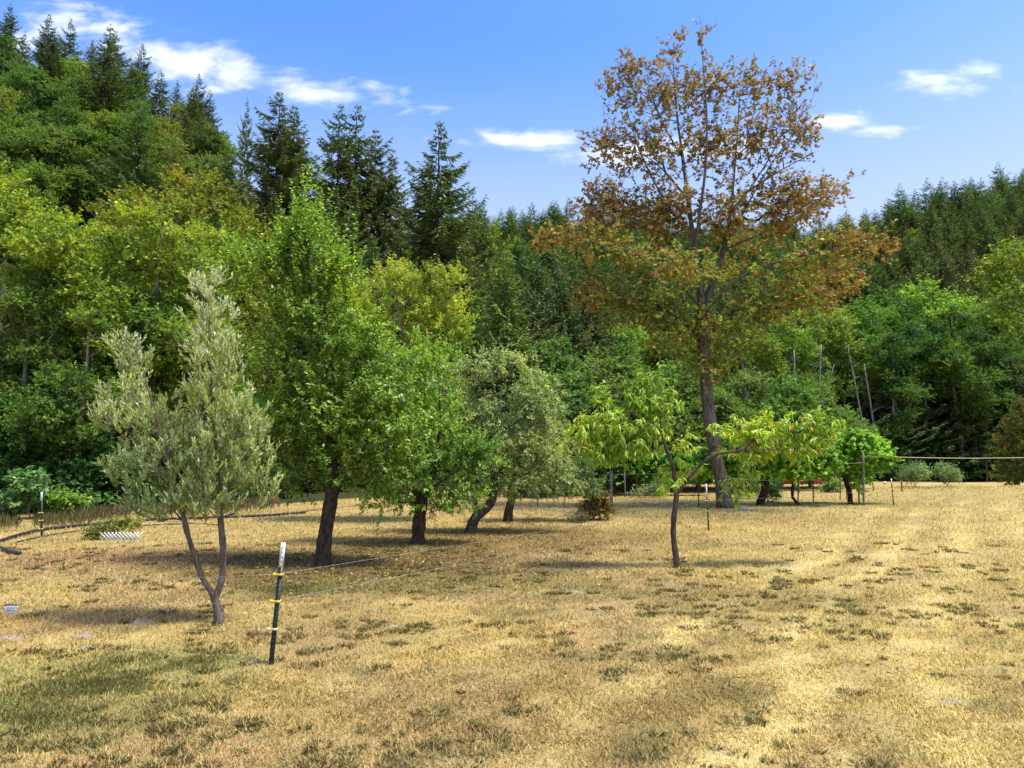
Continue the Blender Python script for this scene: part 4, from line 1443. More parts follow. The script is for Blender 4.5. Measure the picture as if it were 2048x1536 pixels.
def arbor():
    """grape vines on rods and wires behind the peach tree"""
    Y = 37.0
    cols = [(0.14, 0.28, 0.022), (0.21, 0.36, 0.035), (0.085, 0.19, 0.016), (0.29, 0.40, 0.06)]

    def vine(name, label, stem_px, stem_Y, blobs, ntip, wts, base_r, extra_limbs=(), by=None, llen=.18):
        B = []
        for b in blobs:
            B += px_blobs([b[:4] + (0.0,) + ((b[5],) if len(b) > 5 else ())], stem_Y + (b[4] if len(b) > 4 else 0), 1.0, .5)
        pts = [P(a, b, stem_Y) for a, b in stem_px]
        g = pts[0]
        pts[0] = np.array((g[0], g[1], tz(g[0], g[1]) - .1))
        limbs = [pts] + [[P(a, b, stem_Y + (dy[0] if dy else 0)) for a, b, *dy in l] for l in extra_limbs]
        sk = Skeleton(limbs, .3, .02)
        sk.grow(blob_points(B, ntip, .5), bf=.15, zmin=1.5)
        sk.finish(base_r, .008)
        tips = np.array(sk.tips)
        p, d, L = shoots(sk.pos[tips], sk.dir[tips], 4, .45, up=.3, spread=.8)
        lp, la, ln, lt = shoot_leaves(p, d, L, 9, droop=.35)
        n = len(lp)
        ll = llen * (.7 + .6 * rng.random(n))
        cm = leaf_mesh('crown', lp, la, ln, ll, ll * 1.05, T_STAR, palette(n, cols, wts, .18), M['leaf'])
        return finish_tree(name, label, sk, M['vine_bark'], [('crown', cm)], group='grape vines of the arbor', cat='grape vine', flare=.3, flare_h=.2)
    vine('grape_vine', 'bright green grape vine at the right end of the arbor', [(1702, 1004), (1700, 985), (1690, 960), (1700, 935)], 37.5,
         [(1700, 890, 46, 30), (1750, 905, 30, 22), (1770, 918, 14, 10), (1660, 890, 36, 24), (1735, 905, 26, 26), (1715, 930, 34, 22), (1680, 925, 30, 18), (1755, 915, 16, 12), (1760, 930, 10, 8), (1710, 960, 14, 20), (1640, 905, 34, 30), (1690, 880, 36, 20), (1720, 885, 30, 18), (1600, 905, 34, 22)], 560, (.4, .35, .15, .1), .14)
    vine('grape_vine', 'dark twisted thick grape vine in the middle of the arbor', [(1522, 1012), (1518, 1004), (1530, 985), (1528, 965), (1538, 945)], 36.0,
         [(1560, 915, 60, 22), (1500, 915, 50, 24), (1620, 912, 50, 24), (1460, 920, 34, 24), (1590, 935, 70, 20), (1500, 940, 60, 16), (1640, 930, 44, 22), (1430, 920, 36, 26), (1540, 895, 60, 18), (1620, 895, 50, 18)], 640, (.45, .35, .15, .05), .2,
         [[(1530, 955), (1470, 950), (1440, 952), (1425, 960), (1390, 970)], [(1535, 948), (1580, 950), (1650, 948)]])
    vine('grape_vine', 'slim snaking grape vine stem beside a rod', [(1601, 1012), (1592, 1005), (1584, 995), (1583, 980), (1588, 965), (1590, 945)], 36.5,
         [(1600, 905, 40, 20), (1570, 925, 40, 16), (1640, 925, 30, 16)], 120, (.4, .3, .25, .05), .075)
    vine('grape_vine', 'dark leafy grape vine left of the maple trunk', [(1262, 985), (1260, 970), (1255, 955), (1262, 940)], 46.0,
         [(1260, 925, 60, 26), (1320, 930, 50, 24), (1200, 935, 40, 22), (1370, 935, 40, 22), (1300, 950, 60, 14), (1400, 940, 30, 24), (1160, 935, 36, 20)], 520, (.35, .12, .5, .03), .16)
    # supports
    for k, (px, py, top, yy, r, label) in enumerate([(1727, 1009, 905, 36.2, .055, 'weathered grey wooden pole at the right end of the arbor'), (1223, 1010, 942, 35.5, .085, 'weathered wooden post behind the rust tinged bush'),
                                                     (1433, 1018, 930, 33.6, .03, 'rusty rod left of the maple trunk'), (1397, 1015, 940, 34.5, .03, 'rusty rod between the peach fork and the fence post'),
                                                     (1595, 1012, 930, 35.2, .035, 'rusty rod beside the snaking vine stem'), (1626, 1004, 920, 38.2, .035, 'rusty rod in the middle of the open arbor'),
                                                     (1680, 998, 940, 41.0, .03, 'thin rod near the right end of the arbor'), (1692, 998, 940, 41.2, .025, 'thinner rod close to the vine at the right end'),
                                                     (1718, 1007, 920, 37.3, .045, 'grey wooden pole twinned with the end pole'), (1552, 1000, 930, 40.0, .03, 'rusty rod behind the thick vine'),
                                                     (1130, 1014, 950, 34.5, .03, 'pale grey rod at the left end of the wire fence'), (1076, 1012, 960, 35.1, .028, 'pale rod below the weeping apple crown'),
                                                     (1250, 992, 945, 44.0, .05, 'pale grey stake behind the weathered post'), (1598, 985, 945, 48.0, .06, 'pale thin trunk stub behind the arbor')]):
        b, tp = P(px, py, yy), P(px - 1, top, yy)
        b[2] = tz(b[0], b[1]) - .15
        wood = r > .04
        mb = MB()
        pts = resample([b, b * .5 + tp * .5 + np.array((rng.normal(0, .03), 0, 0)), tp], .35)
        mb.tube(pts, r * (1 + .08 * rng.normal(size=len(pts)) * wood), 8)
        tag(ob('arbor_post' if wood else 'arbor_rod', mb.mesh('post', M['wood' if wood else ('rust' if 'rusty' in label or 'thin' in label else 'wood')], True)), label, 'post' if wood else 'rod', 'supports of the arbor and garden fence')
    # wire mesh fence behind
    root = thing('mesh_fence', 'rusty wire mesh fence running behind the orchard', 'fence', (P(1240, 980, 50)[0], 50, 0))
    o = np.array(root.location)
    mb = MB()
    a, b = P(1060, 985, 47), P(1545, 975, 52)
    for z in np.arange(.1, 1.5, .2):
        mb.tube([np.array((a[0], a[1], z)) - o, np.array((b[0], b[1], z)) - o], .008, 4)
    n = 84
    for k in range(n + 1):
        q = a + (b - a) * k / n
        mb.tube([np.array((q[0], q[1], -.02)) - o, np.array((q[0], q[1], 1.5)) - o], .009, 4)
    ob('wire_mesh', mb.mesh('wire_mesh', M['rust']), root)['kind'] = 'stuff'
    me = MB().tube([(0, 0, -.2), (0, 0, 1.65)], .035, 6).mesh('fence_stake', M['rust'])
    for k in range(8):
        q = a + (b - a) * k / 7
        ob('fence_stake', me, root, (q[0] - o[0], q[1] - o[1], 0))
    # arbor wires
    for k, (p0, p1, lab) in enumerate([(P(1190, 950, 36), P(1725, 925, 36), 'support wire along the front of the arbor'), (P(1470, 957, 34.5), P(1640, 957, 36.5), 'low grey pipe rail below the arbor leaves')]):
        cable(span(p0, p1, 12, .1), .012 if k else .006, 'arbor_wire' if not k else 'arbor_rail', lab, 'wire' if not k else 'rail', 'wire')
    # yellow rope running out of the picture to the right, with a runner of vine along its start
    rp = span(P(1735, 912, 36.4), P(2520, 880, 38), 60, .45)
    cable(rp, .017, 'rope', 'taut pale yellow rope leaving the arbor to the right', 'rope', 'rope')
    s0 = P(1740, 908, 36.5)
    s1 = P(1792, 911, 36.4)
    base = s0 + (s1 - s0) * rng.random((150, 1)) ** 1.3
    base = base + rng.normal(0, .05, base.shape) * (1.6 - 1.2 * ((base[:, :1] - s0[0]) / (s1[0] - s0[0])))
    n = len(base)
    root = thing('vine_runner', 'thin vine runner with small leaves creeping along the rope', 'grape vine', tuple(s0), 'grape vines of the arbor')
    ll = .10 + .06 * rng.random(n)
    ob('crown', leaf_mesh('crown', base - s0, rng.normal(size=(n, 3)) - (0, 0, .3), np.array((0, -.5, .8)) + rng.normal(0, .4, (n, 3)), ll, ll, T_STAR, palette(n, cols, (.3, .4, .1, .2), .15), M['leaf']), root)['kind'] = 'stuff'
    ob('stem', MB().tube(span(s0 * 0, s1 - s0, 10, .01), .012, 5).mesh('stem', M['vine_bark']), root)
    # red board beyond the arbor
    c = P(1605, 963, 62)
    root = thing('red_trailer_bed', 'long low red board with pale top seen under the arbor', 'board', (c[0], c[1], tz(c[0], c[1])))
    zt = P(1605, 959, 62)[2]
    mb = MB().box((0, 0, zt * .5 + .02), (4.2, .12, .42))
    ob('board', mb.mesh('board', M['red']), root)
    mb = MB().box((0, .2, zt * .5 + .3), (4.6, .5, .09))
    ob('top_edge', mb.mesh('top_edge', M['pale']), root)
    for s in (-1.7, 0, 1.7):
        ob('leg', MB().box((s, .15, .0), (.12, .12, .5)).mesh('leg', M['rust']), root)
    c = G(1770, 972)
    root = thing('marker', 'tiny white marker on a stake at the far field edge', 'marker', (c[0], c[1], tz(c[0], c[1])))
    ob('plate', MB().box((0, 0, .28), (.28, .02, .2)).mesh('plate', M['post_white']), root)
    ob('stake', MB().box((0, .02, .05), (.03, .02, .5)).mesh('stake', M['rust']), root)


arbor()


# ================================================================== WOODS: prototypes
def proto_broadleaf(H, blobs, ntip, per, nleaf, slen, llen, lw, cols, wts, mat, base_r, stem=None, up=.35, droop=.15, flat=1.0, tmpl=T_DIAMOND, power=.45, zmin=None, top=None):
    """meshes (trunk, crown) of a tree standing on the origin"""
    stem = stem or [(0, 0, -.5), (.1, 0, H * .3), (-.1, .1, H * .6), (.05, 0, H * .9)]
    sk = Skeleton([np.array(stem, float)], H * .035)
    B = [(np.array(c, float), np.array(r, float)) for c, r in blobs]
    sk.grow(blob_points(B, ntip, power), bf=.3, zmin=(H * .2 if zmin is None else zmin), curl=.3)
    sk.finish(base_r, .012)
    tips = np.array(sk.tips)
    p, d, L = shoots(sk.pos[tips], sk.dir[tips] * np.array((1, 1, flat)), per, slen, up=up, spread=.75)
    lp, la, ln, lt = shoot_leaves(p, d, L, nleaf, droop=droop)
    n = len(lp)
    ll = llen * (.6 + .8 * rng.random(n))
    c = palette(n, cols, wts, .13)
    if top is not None:
        f = np.clip((lp[:, 2] / H - top[2]) / (1 - top[2]), 0, 1)
        k = rng.random(n) < f * top[3]
        c[k] = palette(int(k.sum()), top[0], top[1], .18)
    c = c ** .9 * .82
    return sk.mesh('trunk', M[mat], flare=.3, flare_h=.5, sides=8), leaf_mesh('crown', lp, la, ln, ll, ll * lw, tmpl, c, M['far_leaf'])


def rand_blobs(H, R0, n, z0, z1, rb, conic=.3):
    out = []
    for i in range(n):
        f = (i + rng.random()) / n
        z = H * (z0 + (z1 - z0) * f)
        rad = R0 * (1 - conic * f) * math.sqrt(max(0.05, 1 - (max(0, f - .45) / .6) ** 2)) * (.45 + .55 * rng.random())
        a = rng.random() * 2 * math.pi
        s = rb * (.7 + .6 * rng.random())
        out.append(((rad * math.cos(a), rad * math.sin(a), z), (s * 1.15, s * 1.15, s * .62)))
    out.append(((0, 0, H * z1), (rb * .7, rb * .7, rb * .7)))
    return out


def proto_fir(H, Rm, z0, nwh, sparse, cols, wts, spray=.55, sw=.17, dens=1.0, droop=.28, cone=1.0, ragged=.25):
    P_, A_, N_, L_, W_ = [], [], [], [], []
    mb = MB()
    zz = np.linspace(-.5, H, 14)
    mb.tube(np.stack([.05 * np.sin(zz), .05 * np.cos(zz), zz], 1), np.interp(zz, [-.5, 0, H], [H * .014, H * .0125, .02]), 8)
    for i in range(nwh):
        f = (i + .5 * rng.random()) / nwh
        z = H * (z0 + (1 - z0) * f ** .92)
        nb = max(3, int(round((4 + 3 * rng.random()) * (1 if f < .85 else .8))))
        az0 = rng.random() * 6.28
        for b in range(nb):
            if rng.random() < sparse:
                continue
            az = az0 + b * 6.283 / nb + rng.normal(0, .25)
            L = max(.25, min(Rm, .34 * (H - z) * cone + .15) * min(1, .35 + .65 * (f + .06) / .16) * (1 + rng.normal(0, ragged)))
            m = max(3, int(L / .22 * dens))
            tt = (np.arange(m) + rng.random(m)) / m
            tt = .1 + .9 * tt
            el0 = .25 + .55 * f - droop
            rr = L * tt
            zc = z + rr * el0 - L * droop * .55 * np.sin(tt * 2.6) + .10 * L * tt ** 3
            sd = rng.choice([-1, 1], m)
            ang = az + sd * (.45 + .45 * rng.random(m))
            sl = spray * (.5 + .7 * rng.random(m)) * (.4 + .8 * (1 - tt)) * (.35 + .65 * min(1, L / 3))
            P_.append(np.stack([rr * np.cos(az), rr * np.sin(az), zc], -1))
            A_.append(np.stack([np.cos(ang), np.sin(ang), -.10 - .35 * rng.random(m)], -1))
            N_.append(np.array((0, 0, 1.)) + rng.normal(0, .3, (m, 3)))
            L_.append(sl)
            W_.append(np.full(m, sw) * (.7 + .6 * rng.random(m)))
            if L > 1.0:
                tb = np.linspace(0, 1, 4)
                mb.tube(np.stack([L * tb * np.cos(az), L * tb * np.sin(az), z + L * tb * el0 - L * droop * .55 * np.sin(tb * 2.6) + .1 * L * tb ** 3], 1), np.linspace(.03 + .006 * L, .008, 4), 3)
    P_, A_, N_ = np.vstack(P_), np.vstack(A_), np.vstack(N_)
    n = len(P_)
    return mb.mesh('trunk', M['fir_bark'], True), leaf_mesh('crown', P_, A_, N_, np.concatenate(L_), np.concatenate(W_), T_DIAMOND, palette(n, cols, wts, .2), M['needle'])


ALD = [(0.065, 0.115, 0.018), (0.10, 0.16, 0.025), (0.15, 0.20, 0.03)]
FIR = [(0.046, 0.068, 0.022), (0.070, 0.095, 0.030), (0.102, 0.118, 0.044), (0.12, 0.10, 0.05)]

# the woods draw from a fixed point of the random stream, whatever the near things used up
rng.bit_generator.state = {'bit_generator': 'PCG64', 'state': {'state': 19678268006758930801617135631293712748, 'inc': 261136684632268670825940853076396136793}, 'has_uint32': 0, 'uinteger': 199816689}
PB = {}
PB['alder_a'] = proto_broadleaf(16, rand_blobs(16, 3.4, 24, .30, .93, 1.25),  420, 5, 15, .75, .15, .75, ALD, (.4, .4, .2), 'alder_bark', .20, flat=.5, top=([(0.24, 0.27, 0.025), (0.17, 0.22, 0.03)], [.5, .5], .55, .7))
PB['alder_b'] = proto_broadleaf(15, rand_blobs(15, 3.8, 26, .35, .92, 1.2, .15),  420, 5, 15, .75, .15, .75, ALD, (.4, .4, .2), 'alder_bark', .22, flat=.5, stem=[(0, 0, -.5), (.4, .2, 4), (.2, -.2, 9), (-.3, .1, 13.6)], top=([(0.26, 0.28, 0.025), (0.17, 0.22, 0.03)], [.5, .5], .55, .7))
PB['alder_c'] = proto_broadleaf(17, rand_blobs(17, 3.0, 22, .25, .94, 1.2, .5),  420, 5, 15, .75, .15, .75, ALD, (.5, .35, .15), 'alder_bark', .2, flat=.5)
PB['layered'] = proto_broadleaf(16, [((x, y, z), (s, s, .42)) for x, y, z, s in [(rng.normal(0, 1.9) * (1.15 - .05 * z), rng.normal(0, 1.9) * (1.15 - .05 * z), z, 1.5 - .05 * z) for z in np.linspace(3.2, 15, 30)]], 430, 5, 15, .8, .15, .7,
                                [(0.055, 0.105, 0.02), (0.095, 0.155, 0.028), (0.14, 0.20, 0.035)], (.45, .4, .15), 'alder_bark', .17, flat=.3, up=.15, droop=.05)
PB['broad_a'] = proto_broadleaf(13, rand_blobs(13, 4.4, 26, .22, .9, 1.5),  420, 5, 15, .8, .16, .85, [(0.06, 0.115, 0.02), (0.095, 0.15, 0.028), (0.14, 0.19, 0.04)], (.45, .4, .15), 'grey_bark', .24)
PB['broad_b'] = proto_broadleaf(12, rand_blobs(12, 4.0, 22, .15, .9, 1.6, .2),  420, 5, 15, .8, .16, .85, [(0.07, 0.115, 0.025), (0.11, 0.155, 0.03), (0.16, 0.185, 0.05)], (.45, .4, .15), 'grey_bark', .22)
PB['under_a'] = proto_broadleaf(5, rand_blobs(5, 2.0, 14, .12, .9, .8, .2),  240, 4, 14, .5, .15, .9, [(0.05, 0.10, 0.02), (0.08, 0.145, 0.03), (0.12, 0.19, 0.05)], (.45, .4, .15), 'grey_bark', .09, zmin=.4)
PB['under_b'] = proto_broadleaf(7, rand_blobs(7, 2.2, 16, .10, .92, .95, .35),  240, 4, 14, .55, .15, .9, [(0.05, 0.10, 0.02), (0.08, 0.145, 0.03), (0.12, 0.18, 0.045)], (.45, .4, .15), 'grey_bark', .10, zmin=.5)
PB['fir_a'] = proto_fir(32, 6.6, .14, 50, .12, FIR, (.42, .34, .18, .06), 1.15, .15, 4.2, .30)
PB['fir_b'] = proto_fir(31, 5.2, .26, 44, .26, FIR, (.40, .34, .18, .08), 1.15, .15, 4.2, .24, ragged=.34)
PB['fir_c'] = proto_fir(24, 4.8, .05, 48, .05, FIR, (.42, .38, .18, .02), 1.0, .15, 3.6, .34)
PB['fir_d'] = proto_fir(26, 4.6, .10, 48, .08, [(0.045, 0.072, 0.022), (0.07, 0.10, 0.028), (0.10, 0.125, 0.04)], (.4, .4, .2), 1.0, .15, 3.6, .40)
PB['ridge_a'] = proto_fir(26, 3.9, .06, 40, .05, FIR, (.45, .38, .16, .01), 1.2, .28, 1.3, .26)
PB['ridge_b'] = proto_fir(24, 4.3, .05, 38, .08, FIR, (.45, .38, .16, .01), 1.2, .28, 1.3, .32)
PB['ridge_c'] = proto_fir(29, 3.6, .08, 44, .06, FIR, (.45, .38, .16, .01), 1.2, .28, 1.3, .22)


PLANTED = []
COUNT = [0]
# trees wholly hidden behind others in the photograph are not built
HIDDEN = {43, 50, 51, 54, 65, 72, 73, 74, 82, 83, 84, 92, 93, 94, 95, 96, 100, 104, 105, 106, 107, 110, 111, 115, 116, 117, 118, 119, 120, 121, 122, 123, 124, 125, 126, 127, 128, 129, 130, 131, 230, 262, 263, 266, 267, 268, 270, 271, 272, 273, 275, 276, 277, 278, 279, 280, 281, 282, 283, 284, 286, 287, 288, 289, 290, 291, 292, 293, 294, 296, 297, 299, 300, 301, 303, 305, 306, 307, 308, 309, 313, 315, 318, 322, 323, 339, 343, 349, 350, 353, 365, 377, 389, 407, 422, 424, 427, 433, 436, 442, 445, 452, 455, 458, 463, 466, 468, 472, 475, 476, 479, 482, 496, 499, 504, 510, 513, 515, 523, 524, 526, 527, 536, 540}


def plant(kind, x, y, name, label, cat='tree', group=None, H=None, s=1.0, tint=(1, 1, 1), rz=None, lean=(0, 0), z=None):
    tr, cr = PB[kind]
    turn = rng.random() * 6.28 if rz is None else rz
    COUNT[0] += 1
    if COUNT[0] - 1 in HIDDEN:
        return None
    o = ob(name, None)
    o.location = (x, y, (tz(x, y) if z is None else z) - .2)
    o.rotation_euler = (lean[0], lean[1], turn)
    sc_ = s if isinstance(s, tuple) else (s, s, s)
    o.scale = sc_
    tag(o, label, cat, group)
    PLANTED.append((o, 1024 + F * x / y, y))
    a = ob('trunk', tr, o)
    b = ob('crown', cr, o)
    b.color = (*tint, 1)
    b['kind'] = 'stuff'
    return o


HP = {'alder_a': 16, 'alder_b': 15, 'alder_c': 17, 'layered': 16, 'broad_a': 13, 'broad_b': 12, 'under_a': 5, 'under_b': 7, 'fir_a': 32, 'fir_b': 31, 'fir_c': 24, 'fir_d': 26, 'ridge_a': 26, 'ridge_b': 24, 'ridge_c': 29}


def plant_px(kind, px, top, Y, name, label, wide=1.0, **kw):
    """a tree at distance Y whose top reaches the photograph height 'top'"""
    p = P(px, top, Y)
    z = tz(p[0], p[1])
    k = (p[2] - z) / (HP[kind] * .985)
    return plant(kind, p[0], p[1], name, label, s=(k * wide, k * wide, k), **kw)


def tint(a=.12, base=(1, 1, 1)):
    v_ = 1 + rng.normal(0, a)
    return tuple(max(.3, b * v_ * (1 + rng.normal(0, a * .5))) for b in base)


def forest_mass(xy):
    """the far forest that reads as one mass: fir crowns set on points by geometry nodes"""
    k = len(xy)
    me = bpy.data.meshes.new('ridge_forest')
    me.vertices.add(k)
    me.vertices.foreach_set('co', np.column_stack([xy, terrain(xy[:, 0], xy[:, 1]) - .3]).astype(np.float32).ravel())
    at = me.attributes.new('size', 'FLOAT_VECTOR', 'POINT')
    sz_ = .56 + .32 * rng.random(k) ** 1.5
    at.data.foreach_set('vector', np.column_stack([1.28 * sz_, 1.28 * sz_, sz_ * (.9 + .25 * rng.random(k))]).astype(np.float32).ravel())
    at = me.attributes.new('turn', 'FLOAT_VECTOR', 'POINT')
    at.data.foreach_set('vector', np.column_stack([np.zeros(k), np.zeros(k), rng.random(k) * 6.28]).astype(np.float32).ravel())
    o = ob('ridge_forest', me)
    o.color = (1.02, 1.1, 1.0, 1)
    tag(o, 'far fir forest along the top of the ridge', 'forest', kind='stuff')
    src = next(c for c in bpy.data.objects if c.data is PB['ridge_c'][1])
    ng = bpy.data.node_groups.new('forest_points', 'GeometryNodeTree')
    ng.interface.new_socket('Geometry', in_out='INPUT', socket_type='NodeSocketGeometry')
    ng.interface.new_socket('Geometry', in_out='OUTPUT', socket_type='NodeSocketGeometry')
    gi, go = ng.nodes.new('NodeGroupInput'), ng.nodes.new('NodeGroupOutput')
    ip = ng.nodes.new('GeometryNodeInstanceOnPoints')
    oi = ng.nodes.new('GeometryNodeObjectInfo')
    oi.transform_space = 'ORIGINAL'
    oi.inputs['Object'].default_value = src
    oi.inputs['As Instance'].default_value = True
    for nm, sk in (('size', 'Scale'), ('turn', 'Rotation')):
        na = ng.nodes.new('GeometryNodeInputNamedAttribute')
        na.data_type = 'FLOAT_VECTOR'
        na.inputs['Name'].default_value = nm
        ng.links.new(next(q for q in na.outputs if q.enabled and q.name == 'Attribute'), ip.inputs[sk])
    ng.links.new(gi.outputs[0], ip.inputs['Points'])
    ng.links.new(oi.outputs['Geometry'], ip.inputs['Instance'])
    ng.links.new(ip.outputs[0], go.inputs[0])
    md = o.modifiers.new('forest', 'NODES')
    md.node_group = ng


def woods():
    YG = (1.12, 1.12, .85)
    # --- bright alders along the left edge of the field
    g = 'alders at the left edge of the field'
    for kind, px, top, Y, lab, tn in [('alder_a', 20, 335, 38, 'bright yellow green alder at the far left edge', YG), ('alder_b', 130, 420, 36, 'yellow green alder left of the olive, second from the edge', YG), ('alder_a', 325, 405, 37, 'sunlit yellow green alder directly above the olive tree', YG),
                                      ('alder_c', 215, 440, 40, 'alder with pale trunk between the two yellow green ones', (1.2, 1.15, .8)), ('alder_b', 400, 440, 41, 'alder right of the sunlit one, half hidden by the apple tree', (1.1, 1.1, .9)), ('alder_c', -90, 360, 37, 'alder crown cut by the left picture edge', YG),
                                      ('alder_c', 70, 520, 34, 'darker alder in front at far left', (.85, .9, .85)), ('alder_c', 280, 560, 36, 'slim dark alder behind the olive crown', (.8, .88, .85)), ('alder_b', 180, 600, 33.5, 'low dark alder behind the left olive lobe', (.75, .85, .8))]:
        plant_px(kind, px, top, Y, 'alder_tree', lab, group=g, tint=tn)
    # understorey at the left edge
    for k, (px, top, Y) in enumerate([(-60, 780, 32), (10, 820, 32.5), (75, 760, 34), (140, 830, 33), (190, 860, 33.5), (110, 700, 37), (250, 800, 36), (30, 680, 37), (330, 850, 37), (400, 820, 40), (470, 800, 43), (210, 700, 40), (545, 780, 47), (620, 760, 52), (500, 880, 42), (560, 870, 46), (600, 890, 49), (660, 860, 54), (720, 840, 56), (450, 900, 41), (780, 850, 58), (860, 830, 61)]):
        plant_px(('under_a', 'under_b')[k % 2], px, top, Y, 'undergrowth_shrub', 'dark green shrub in the undergrowth of the left wood', cat='shrub', group='shrubs below the left wood', tint=tint(.1, (.75, .95, .9)), wide=1.2)
    # --- wooded hillside on the left
    spots = []
    for yy in np.arange(50, 116, 6.2):
        for xx in np.arange(-118, 4, 6.4):
            x, y = xx + rng.normal(0, 1.6), yy + rng.normal(0, 1.6)
            pxx = 1024 + F * x / y
            if -180 < pxx < 820:
                spots.append((x, y, pxx))
    for x, y, pxx in spots:
        f = (y - 50) / 66
        conif = rng.random() < (.08 + .12 * f + .45 * sstep(pxx, 520, 760))
        if conif:
            kind = ('fir_c', 'fir_d')[int(rng.random() < .5)]
            plant(kind, x, y, 'fir_tree', 'dark fir standing among the broadleaved trees of the left hillside', group='firs on the left hillside', s=.62 + .22 * rng.random(), tint=tint(.1))
        else:
            kind = ('broad_a', 'broad_b', 'alder_a', 'alder_c')[int(rng.random() * 4)]
            tn = [(.95, .98, .95), (1.22, 1.14, .85), (.85, .95, .95), (1.32, 1.12, .65)][int(rng.choice(4, p=[.42, .27, .23, .08]))]
            plant(kind, x, y, 'hillside_tree', 'broadleaved tree on the wooded left hillside', group='broadleaved trees on the left hillside', s=.72 + .32 * rng.random(), tint=tint(.1, tn))
    for px, top, Y in [(60, 235, 74), (110, 260, 72), (20, 255, 72), (160, 250, 76), (250, 230, 80), (90, 180, 88), (190, 190, 90)]:
        plant_px('broad_a', px, top, Y, 'hillside_tree', 'broadleaved tree on the wooded left hillside', group='broadleaved trees on the left hillside', tint=tint(.1, (1.05, 1.05, .9)), wide=1.2)
    # ochre trees low on the hillside
    for px, top, Y, tn, lab in [(430, 355, 62, (1.5, 1.1, .6), 'ochre yellow tree low on the hillside above the apple tree'), (280, 375, 60, (1.45, 1.08, .62), 'ochre tree above the sunlit alder'), (350, 395, 58, (1.3, 1.08, .65), 'olive brown tree between the two ochre ones'),
                                (215, 225, 84, (1.7, 1.35, .6), 'yellow green tree with a bare trunk beside it on the slope')]:
        plant_px('broad_b', px, top, Y, 'hillside_tree', lab, group='broadleaved trees on the left hillside', tint=tn)
    # crest conifers
    for px, top, kind, wide, lab in [(50, 62, 'fir_b', .6, 'thin sparse fir at the far left of the crest'), (100, 30, 'fir_a', .9, 'tallest fir on the left crest, left of a close pair'), (143, 38, 'fir_b', .8, 'right fir of the tallest pair on the crest'),
                                     (185, 80, 'fir_c', .8, 'fir just right of the tallest crest pair'), (232, 62, 'fir_b', .9, 'open branched fir against the cloud'), (285, 88, 'fir_a', .8, 'dense fir right of the open branched one'), (355, 160, 'fir_c', .7, 'small fir where the crest drops'),
                                     (398, 148, 'fir_a', .7, 'pointed fir at the end of the crest'), (420, 180, 'fir_c', .8, 'lower fir tucked against the pointed one'), (495, 195, 'fir_b', .35, 'very thin spire like fir left of the wide fir')]:
        plant_px(kind, px, top, 104, 'fir_tree', lab, wide=wide, group='firs on the left crest', tint=tint(.08))
    # big single firs in the middle
    for px, top, Y, kind, wide, lab in [(560, 188, 74, 'fir_a', 1.15, 'wide twin topped fir left of the apple spire'), (590, 215, 76, 'fir_a', 1.0, 'second leader fir grown into the wide one'), (680, 212, 80, 'fir_b', .95, 'left fir of the tall close group in the middle'), (714, 213, 82, 'fir_b', 1.0, 'right topmost fir of the tall close group'),
                                        (752, 262, 83, 'fir_a', .9, 'lower fir of the close group'), (785, 300, 85, 'fir_b', .95, 'open fir at the right side of the close group'), (878, 248, 78, 'fir_a', 1.05, 'lone symmetrical fir against the sky in the middle'), (945, 385, 84, 'fir_b', .7, 'small fir right below the lone fir')]:
        plant_px(kind, px, top, Y, 'fir_tree', lab, wide=wide, group='tall firs in the middle', tint=tint(.06))
    # dark valley wood in the middle
    for k, (px, top, Y) in enumerate([(640, 440, 66), (700, 410, 70), (745, 470, 64), (800, 450, 70), (820, 520, 62), (855, 450, 84), (905, 450, 80), (930, 480, 72), (965, 440, 86), (1000, 470, 90), (1010, 510, 66), (1045, 480, 84), (1075, 500, 78), (1110, 490, 92), (1120, 540, 74), (880, 560, 62),
                                      (760, 560, 58), (945, 590, 62), (1070, 580, 68), (1150, 510, 84), (1180, 560, 78), (700, 560, 58), (620, 520, 60), (1215, 560, 88), (1260, 590, 86), (1300, 560, 92), (1350, 580, 90), (1400, 570, 94), (1450, 560, 92), (1500, 570, 96), (1550, 540, 96), (1600, 560, 94),
                                      (980, 640, 64), (1040, 660, 66), (840, 640, 60), (900, 660, 60), (1110, 650, 70), (1160, 640, 74)]):
        br = False
        plant_px('broad_a' if br else ('fir_c', 'fir_d')[k % 2], px, top, Y, 'broadleaf_tree' if br else 'fir_tree', 'green broadleaved tree rising among the valley firs' if br else 'dense dark green fir of the valley wood behind the orchard',
                 group='valley wood behind the orchard', tint=tint(.12, (1.5, 1.4, .8) if br else (1, 1.05, 1)), wide=1.15)
    plant_px('broad_a', 985, 455, 88, 'broadleaf_tree', 'yellow green broadleaved crown rising among the valley firs', group='valley wood behind the orchard', tint=(1.6, 1.4, .7), wide=.7)
    plant_px('fir_d', 1010, 505, 58, 'fir_tree', 'lighter green young fir standing before the dark valley wood', group='valley wood behind the orchard', tint=(1.3, 1.3, 1.0), wide=1.1)
